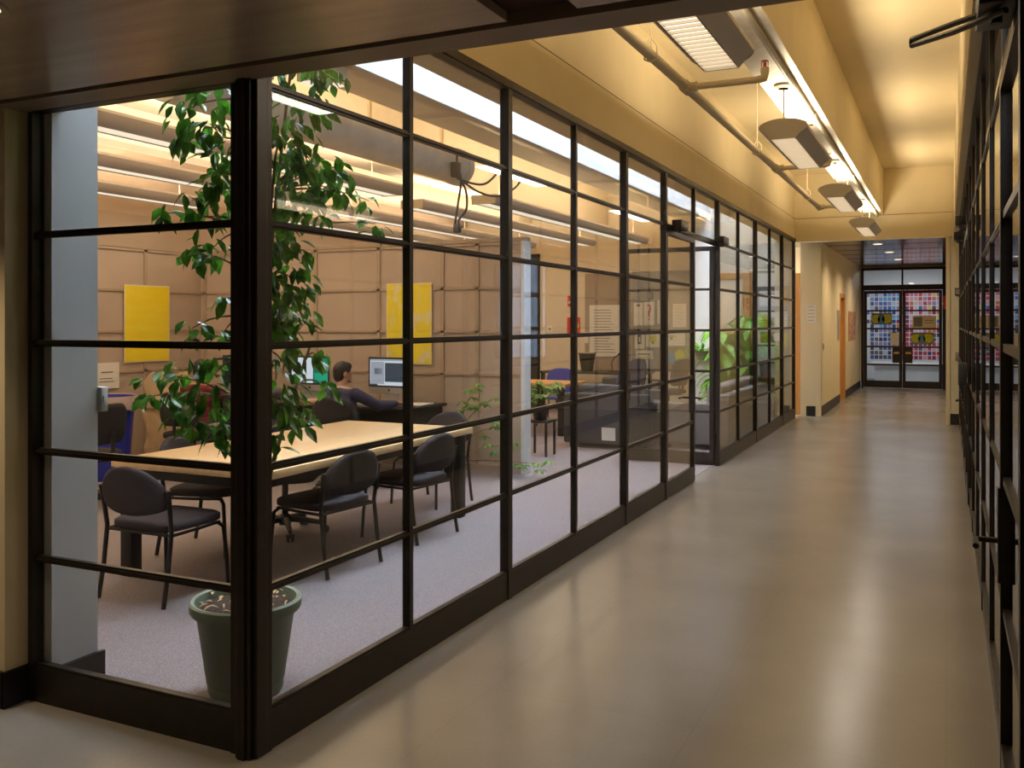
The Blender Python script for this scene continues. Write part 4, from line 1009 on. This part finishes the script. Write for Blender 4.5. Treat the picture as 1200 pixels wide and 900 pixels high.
# ------------------------------------------------------------------ people (seated, seen from behind)
def remesh(name, mb, mat, parent, vox=.008, smooth_it=4):
    bm = mb.bm; me = bpy.data.meshes.new(name+'_raw'); bm.to_mesh(me); bm.free()
    o = bpy.data.objects.new(name+'_raw', me); COL.objects.link(o)
    r = o.modifiers.new('r', 'REMESH'); r.mode = 'VOXEL'; r.voxel_size = vox; r.use_smooth_shade = True
    s = o.modifiers.new('s', 'SMOOTH'); s.iterations = smooth_it; s.factor = .5
    dg = bpy.context.evaluated_depsgraph_get(); dg.update()
    m2 = bpy.data.meshes.new_from_object(o.evaluated_get(dg)); m2.name = name
    bpy.data.objects.remove(o); bpy.data.meshes.remove(me)
    m2.materials.clear(); m2.materials.append(mat); m2.polygons.foreach_set('use_smooth', [True]*len(m2.polygons))
    ob = bpy.data.objects.new(name, m2); COL.objects.link(ob)
    if parent: ob.parent = parent
    return ob
def limb(mb, pts, rs):
    P = [Vector(p) for p in pts]
    mb.tube(P, .05, 14, rs=rs)
    for p, r in zip(P, rs): mb.ell(p, (r, r, r), 14, 8)
def hand(mb, w, d, nrm, side):
    """open relaxed hand: wrist w, pointing d, palm normal nrm (down), thumb to side"""
    d = Vector(d).normalized(); n = Vector(nrm).normalized(); s = d.cross(n).normalized()*side; w = Vector(w)
    R = Matrix((s, d, n)).transposed().to_4x4()
    mb.ell(w+d*.045, (.040, .050, .016), 14, 8, R)
    for k, (o, L) in enumerate(((-.030, .062), (-.010, .074), (.010, .070), (.029, .056))):
        b = w+d*.085+s*o
        limb(mb, [b, b+d*L*.5-n*.006, b+d*L*.85+n*.012, b+d*L+n*.024], [.0095, .009, .008, .0065])
    b = w+d*.03-s*.034
    limb(mb, [b, b+d*.030-s*.022+n*.004, b+d*.055-s*.026+n*.012], [.012, .010, .008])
def person(loc, rotz, label, shirt, head_yaw, larm, rarm, hair_m=M_hair, sleeves=True, collar=False):
    """seated facing +y on a 0.46 m seat; larm/rarm: (elbow, wrist, hand dir)"""
    t = thing('person', label, 'person', loc, rotz); t.scale = (.93, .93, .93)
    b = MB()
    # pelvis, torso, neck, head
    b.ell((0, -.02, .555), (.165, .12, .10)); b.ell((0, -.02, .68), (.145, .105, .14)); b.ell((0, .0, .86), (.165, .11, .17)); b.ell((0, .01, .98), (.17, .085, .07))
    limb(b, [(0, .01, .98), (0, .025, 1.07), (0, .035, 1.12)], [.065, .055, .055])
    HR = Matrix.Rotation(head_yaw, 4, 'Z'); hc = Vector((0, .045, 1.19))
    def hp(x, y, z): return hc+HR @ Vector((x, y, z))
    b.ell(hc, (.076, .095, .105), 24, 16, HR); b.ell(hp(0, .035, -.05), (.055, .062, .068), 18, 12, HR)
    b.ell(hp(0, .098, -.018), (.012, .020, .018), 10, 8, HR); b.ell(hp(0, .088, -.005), (.010, .012, .03), 10, 8, HR)
    b.ell(hp(0, .086, -.062), (.022, .010, .007), 10, 6, HR); b.ell(hp(0, .08, -.098), (.024, .018, .016), 10, 6, HR)
    for s in (-1, 1): b.ell(hp(s*.078, -.008, -.012), (.012, .022, .034), 10, 8, HR)
    for s, (el, wr, hd) in ((-1, larm), (1, rarm)):
        limb(b, [(s*.175, .0, .975), ((s*.175+el[0])/2, el[1]*.5, (.975+el[2])/2), el, tuple(.5*(p+q) for p, q in zip(el, wr)), wr], [.052, .046, .040, .036, .026])
        hand(b, wr, hd, (0, 0, -1), -s)
        limb(b, [(s*.085, .0, .535), (s*.12, .22, .55), (s*.12, .42, .53)], [.082, .075, .058])
        limb(b, [(s*.12, .42, .53), (s*.115, .45, .30), (s*.11, .42, .09)], [.058, .052, .036])
        b.ell((s*.11, .48, .055), (.042, .11, .038))
    body = remesh('body', b, M_skin, t, .006, 5)
    g = MB()
    g.ell((0, -.02, .62), (.172, .130, .15)); g.ell((0, -.02, .72), (.165, .125, .15)); g.ell((0, .0, .86), (.182, .125, .17)); g.ell((0, .008, .97), (.185, .098, .075))
    for s, (el, wr, hd) in ((-1, larm), (1, rarm)):
        end = wr if sleeves else tuple(.55*p+.45*q for p, q in zip((s*.175, .0, .975), el))
        pts = [(s*.175, .0, .972), ((s*.175+el[0])/2, el[1]*.5, (.975+el[2])/2)]
        if sleeves: pts += [el, tuple(.5*(p+q) for p, q in zip(el, wr)), tuple(.12*p+.88*q for p, q in zip(el, wr))]; rs = [.066, .060, .054, .047, .036]
        else: rs = [.066, .060]
        limb(g, pts, rs)
    remesh('shirt', g, shirt, t, .008, 4)
    if collar: obj('collar', MB().tube([(.066*math.cos(a), .018+.066*math.sin(a), 1.035-.008*math.sin(a)) for a in [2*PI*k/20 for k in range(21)]], .009, 8, caps=False), M_white, t)
    p = MB(); p.ell((0, -.01, .56), (.175, .13, .09))
    for s in (-1, 1):
        limb(p, [(s*.085, .0, .54), (s*.12, .22, .555), (s*.12, .42, .535)], [.094, .086, .070]); limb(p, [(s*.12, .42, .535), (s*.115, .45, .30), (s*.11, .42, .13)], [.070, .064, .056])
    remesh('trousers', p, M_denim, t, .010, 3)
    for s in (-1, 1): obj('shoe', MB().ell((s*.11, .485, .05), (.050, .13, .048)).box(s*.11-.045, s*.11+.045, .37, .60, .0, .02, .006), M_blplast, t)
    h = MB(); h.ell(hp(0, -.012, .022), (.084, .098, .10), 24, 16, HR); h.ell(hp(0, -.045, -.02), (.076, .062, .085), 20, 12, HR); h.ell(hp(0, .04, .065), (.07, .055, .045), 18, 10, HR)
    remesh('hair', h, hair_m, t, .007, 3)
    for s in (-1, 1): obj('eye', MB().ell(hp(s*.030, .083, .008), (.012, .010, .008), 10, 8), M_white, body)
    return t
person((-5.32, 7.36, .006), .05, 'person with short dark hair in a navy sweater, reaching to a mouse', M_navy, -.55, ((-.26, .20, .83), (-.20, .47, .845), (.2, 1, 0)), ((.30, .26, .83), (.40, .50, .845), (.15, 1, -.03)), collar=True)
person((-6.98, 7.20, .006), .1, 'person with dark hair in a red top, seen from behind beyond the foliage', M_red, .25, ((-.26, .22, .83), (-.20, .50, .845), (.1, 1, 0)), ((.27, .22, .83), (.22, .50, .845), (-.1, 1, 0)))
person((-6.20, 7.26, .006), -.05, 'person half hidden behind the corner post, bare forearm stretched sideways on the desk', M_grey, -.7, ((-.26, .22, .83), (-.20, .48, .845), (.1, 1, 0)), ((.27, .34, .84), (.49, .48, .845), (1, .3, 0)), sleeves=False)

# ------------------------------------------------------------------ hall details
poster('notice_sheet', 'white paper notice on the cream wall beside the orange door', 'notice', 'y', 16.40, -2.16, -2.01, 1.60, 1.90, M_paper, .004, M_paper, extra=lines(5))
def xposter(name, label, cat, y0, y1, z0, z1, face, edge, border):
    return poster(name, label, cat, 'x', HXL, y0, y1, z0, z1, face, border, edge, .01)
xposter('notice_board', 'reddish framed notice board at the far end of the hall wall', 'notice board', 21.2, 22.9, 1.2, 1.85, patchy('reddish pinned sheets', (.40, .16, .10), (.60, .42, .30), (4, 4, 9), .4, .6), M_door, .04)
xposter('sign_panel', 'narrow grey sign on the hall wall just before the wooden doorway', 'sign', 18.9, 19.3, 1.25, 1.85, M_pin, M_fix, .01)
t = thing('light_switch', 'dark switch plate on the near end of the hall wall', 'switch', (HXL+.001, 16.7, 1.12)); box_obj('switch_plate', 0, .008, -.04, .04, 0, .12, M_trim, t); box_obj('switch_toggle', .008, .016, -.01, .01, .045, .075, M_blplast, t)
t = thing('fire_pull_box', 'red fire alarm box on the right hall wall by the end doors', 'fire alarm', (HXR, 23.6, 1.92)); box_obj('alarm_case', -.07, 0, -.18, .18, 0, .3, M_firered, t, .008); box_obj('alarm_handle', -.085, -.07, -.08, .08, .1, .14, M_white, t)
t = thing('wall_speaker', 'small dark box high on the cream return wall at right', 'wall box', (.17, 15.965, 2.02)); box_obj('speaker_case', -.05, .05, -.06, 0, 0, .12, M_blplast, t, .006); box_obj('speaker_grille', -.04, .04, -.064, -.06, .02, .10, M_trim, t)
t = thing('wall_intercom', 'small dark plate at hand height on the cream return wall at right', 'wall box', (.17, 15.965, 1.0)); box_obj('intercom_case', -.045, .045, -.03, 0, 0, .14, M_trim, t, .004); box_obj('intercom_button', -.012, .012, -.036, -.03, .05, .075, M_chrome, t)
# end double doors
def end_leaf(name, x0, x1, hx):
    root = sempty(name, (0, HY-.06, 0)); f = MB(); w = .07
    f.box(x0, x0+w, -.025, .025, .01, 2.38); f.box(x1-w, x1, -.025, .025, .01, 2.38); f.box(x0+w, x1-w, -.025, .025, 2.31, 2.38); f.box(x0+w, x1-w, -.025, .025, .01, .18)
    struct('frame', f, M_frame, root)
    m = MB()
    for z in (.57, 1.01, 1.45, 1.89): m.box(x0+w, x1-w, -.02, .02, z-.02, z+.02)
    struct('muntin', m, M_frame, root)
    struct('glass_pane', MB().box(x0+w, x1-w, -.003, .003, .18, 2.31), M_glass, root)
    struct('lock_box', MB().box(hx-.09, hx+.09, -.06, .03, .62, 1.02, .006), M_frame, root)
    struct('push_pad', MB().box(hx-.06, hx+.06, -.075, -.06, .84, .89), M_door, root)
    return root
end_leaf('door_10', HXL+.09, -.968, -1.10); end_leaf('door_11', -.962, HXR-.09, -.83)
ff = sempty('window_17', (0, HY-.06, 0))
struct('frame', MB().box(HXL+.03, HXL+.085, -.04, .04, 0, 2.94).box(HXR-.085, HXR, -.04, .04, 0, 2.94).box(HXL+.085, HXR-.085, -.04, .04, 2.39, 2.52).box(HXL+.085, HXR-.085, -.04, .04, 2.88, 2.94).box(-.985, -.945, -.04, .04, 2.52, 2.88), M_frame, ff)
struct('glass_pane', MB().box(HXL+.085, HXR-.085, -.003, .003, 2.52, 2.88), M_glass, ff)
CS = [(-.3, .5, .36, M_lime), (-.03, .45, .30, M_blu2), (.26, .52, .40, M_lime)]
circle_poster((-1.43, HY-.066, 1.55), 'dark poster with lime and blue discs on the left leaf of the end doors', .46, .28, CS)
circle_poster((-.52, HY-.066, 1.08), 'dark poster with lime and blue discs on the right leaf of the end doors', .50, .28, CS)
poster('notice_sheet', 'wide cream sheet with a dark photograph on the right leaf of the end doors', 'notice', 'y', HY-.064, -.74, -.22, 1.47, 1.76, M_pedge, .004, M_pedge, extra=[(.05, .42, .1, .92, M_gr), (.5, .9, .6, .64, M_ink), (.5, .85, .4, .44, M_ink)])
poster('notice_sheet', 'white clipped sheet beside the lock on the left leaf of the end doors', 'notice', 'y', HY-.064, -1.235, -1.045, 1.05, 1.37, M_paper, .004, M_paper, extra=[(.25, .75, .93, 1.0, M_ink)])
# coloured cards on the lobby wall
rr = random.Random(77)
pal = {}
def card_mat(c, n):
    if n not in pal: pal[n] = principled('card '+n, c, .6, noise=.25, nscale=20)
    return pal[n]
CB = [((.06, .14, .40), 'blue'), ((.03, .05, .16), 'navy'), ((.16, .36, .62), 'sky blue'), ((.50, .55, .62), 'pale grey'), ((.10, .09, .13), 'charcoal'), ((.28, .24, .42), 'violet')]
CR = [((.55, .04, .07), 'red'), ((.65, .16, .22), 'rose'), ((.70, .34, .36), 'pink'), ((.62, .18, .06), 'orange'), ((.22, .03, .07), 'maroon'), ((.66, .52, .50), 'pale pink')]
ordn = ['first', 'second', 'third', 'fourth', 'fifth', 'sixth', 'seventh', 'eighth', 'ninth', 'tenth', 'eleventh', 'twelfth', 'thirteenth', 'fourteenth', 'fifteenth', 'sixteenth', 'seventeenth', 'eighteenth']
cmesh = {}
for r in range(16):
    for c in range(18):
        x = -2.15+c*.115; z = 2.52-r*.127
        u = c/17
        if u < .10 and rr.random() < .6: continue
        red = rr.random() < (0 if c < 8 else (.4 if c < 9 else .92))
        P = CR if red else CB
        if r > 9: idx = rr.choice([1, 4, 4, 0, 3, 5]) if not red else rr.choice([0, 4, 4, 0, 2])
        elif r < 3: idx = rr.choice([0, 2, 3, 2, 5]) if not red else rr.choice([1, 2, 1, 0, 2])
        else: idx = rr.choice([0, 1, 2, 3, 4, 5])
        col, n = P[idx]
        if c > 13 and r < 7 and rr.random() < .2: col, n = (.68, .62, .10), 'yellow'
        if n not in cmesh:
            o = obj('wall_card', MB().box(-.047, .047, -.006, 0, -.052, .052), card_mat(col, n)); cmesh[n] = o.data
        else: o = bpy.data.objects.new('wall_card', cmesh[n]); COL.objects.link(o)
        o.location = (x, 28.199, z)
        tag(o, '%s card, %s row, %s column of the colour grid beyond the end doors' % (n, ordn[r], ordn[c]), 'card', 'square cards in the colour grid beyond the end doors')
t = thing('lobby_bench', 'pale upholstered bench under the colour grid beyond the end doors', 'bench', (-.75, 27.6, 0)); box_obj('bench_top', -1.15, 1.15, -.3, .3, .40, .50, M_white, t, .02); box_obj('bench_base', -1.05, 1.05, -.25, .25, 0, .40, M_col, t)
t = thing('lobby_bin', 'small blue bin at the right behind the end doors', 'bin', (.02, 26.6, 0)); obj('bin_body', MB().lathe([(0, 0), (.13, 0), (.17, .48), (.18, .48), (.18, .50), (.16, .50), (.12, .02), (0, .02)], 24), M_blue, t)
t = thing('lobby_fill_light', 'added unseen ceiling light that brightens the lobby beyond the end doors', 'ceiling light', (-.9, 26.4, 3.198)); box_obj('housing', -1.0, 1.0, -.3, .3, -.03, 0, M_white, t, .005); box_obj('lens', -.95, .95, -.26, .26, -.036, -.03, emission('cool fill lamp lens', (.85, .9, 1), 1.5), t)  # unseen fixture, added to light the lobby and its cards
area(t, 'lamp_tube', (0, 0, -.05), (1.9, .5), 42, (.86, .92, 1))
# right room furnishing glimpsed through the glass, plus an added lamp
t = thing('right_room_table', 'pale table beyond the right glazed partition', 'table', (2.4, 7.0, 0)); box_obj('tabletop', -.5, .5, -1.2, 1.2, .70, .74, M_wood, t, .005)
for sx in (-1, 1):
    for sy in (-1, 1): box_obj('leg', sx*.44-.03, sx*.44+.03, sy*1.1-.03, sy*1.1+.03, 0, .70, M_blmet, t)
t = thing('right_room_fill_light', 'added unseen warm ceiling light that brightens the room beyond the right partition', 'ceiling light', (2.2, 8.5, 2.998)); box_obj('housing', -.3, .3, -1.5, 1.5, -.04, 0, M_white, t, .005); box_obj('lens', -.27, .27, -1.45, 1.45, -.046, -.04, M_lens2, t)  # added lamp outside the view, lights the right room
area(t, 'lamp_tube', (0, 0, -.06), (.5, 2.9), 22, (1, .78, .5))

# ------------------------------------------------------------------ sky, camera, render look
w = bpy.data.worlds.new('World'); scn.world = w; w.use_nodes = True
bg = w.node_tree.nodes['Background']; bg.inputs[0].default_value = (.76, .86, 1.0, 1); bg.inputs[1].default_value = 21.0
cam = bpy.data.cameras.new('Camera'); co = bpy.data.objects.new('Camera', cam); COL.objects.link(co); scn.camera = co
co.location = (0, 0, 1.6); co.rotation_euler = (PI/2, 0, math.atan(509/1077))
cam.sensor_width = 36; cam.lens = 36*1077/1200; cam.shift_y = -(450-378)/1200; cam.clip_start = .02; cam.clip_end = 100
vs = scn.view_settings; vs.view_transform = 'Standard'; vs.look = 'None'; vs.gamma = 1; vs.exposure = 0; vs.use_curve_mapping = False
cy = scn.cycles
cy.use_denoising = True; cy.max_bounces = 9; cy.diffuse_bounces = 5; cy.glossy_bounces = 4; cy.transmission_bounces = 4; cy.transparent_max_bounces = 40
cy.sample_clamp_indirect = 3; cy.caustics_reflective = False; cy.caustics_refractive = False
try: cy.denoiser = 'OPENIMAGEDENOISE'; cy.denoising_input_passes = 'RGB_ALBEDO_NORMAL'
except Exception: pass
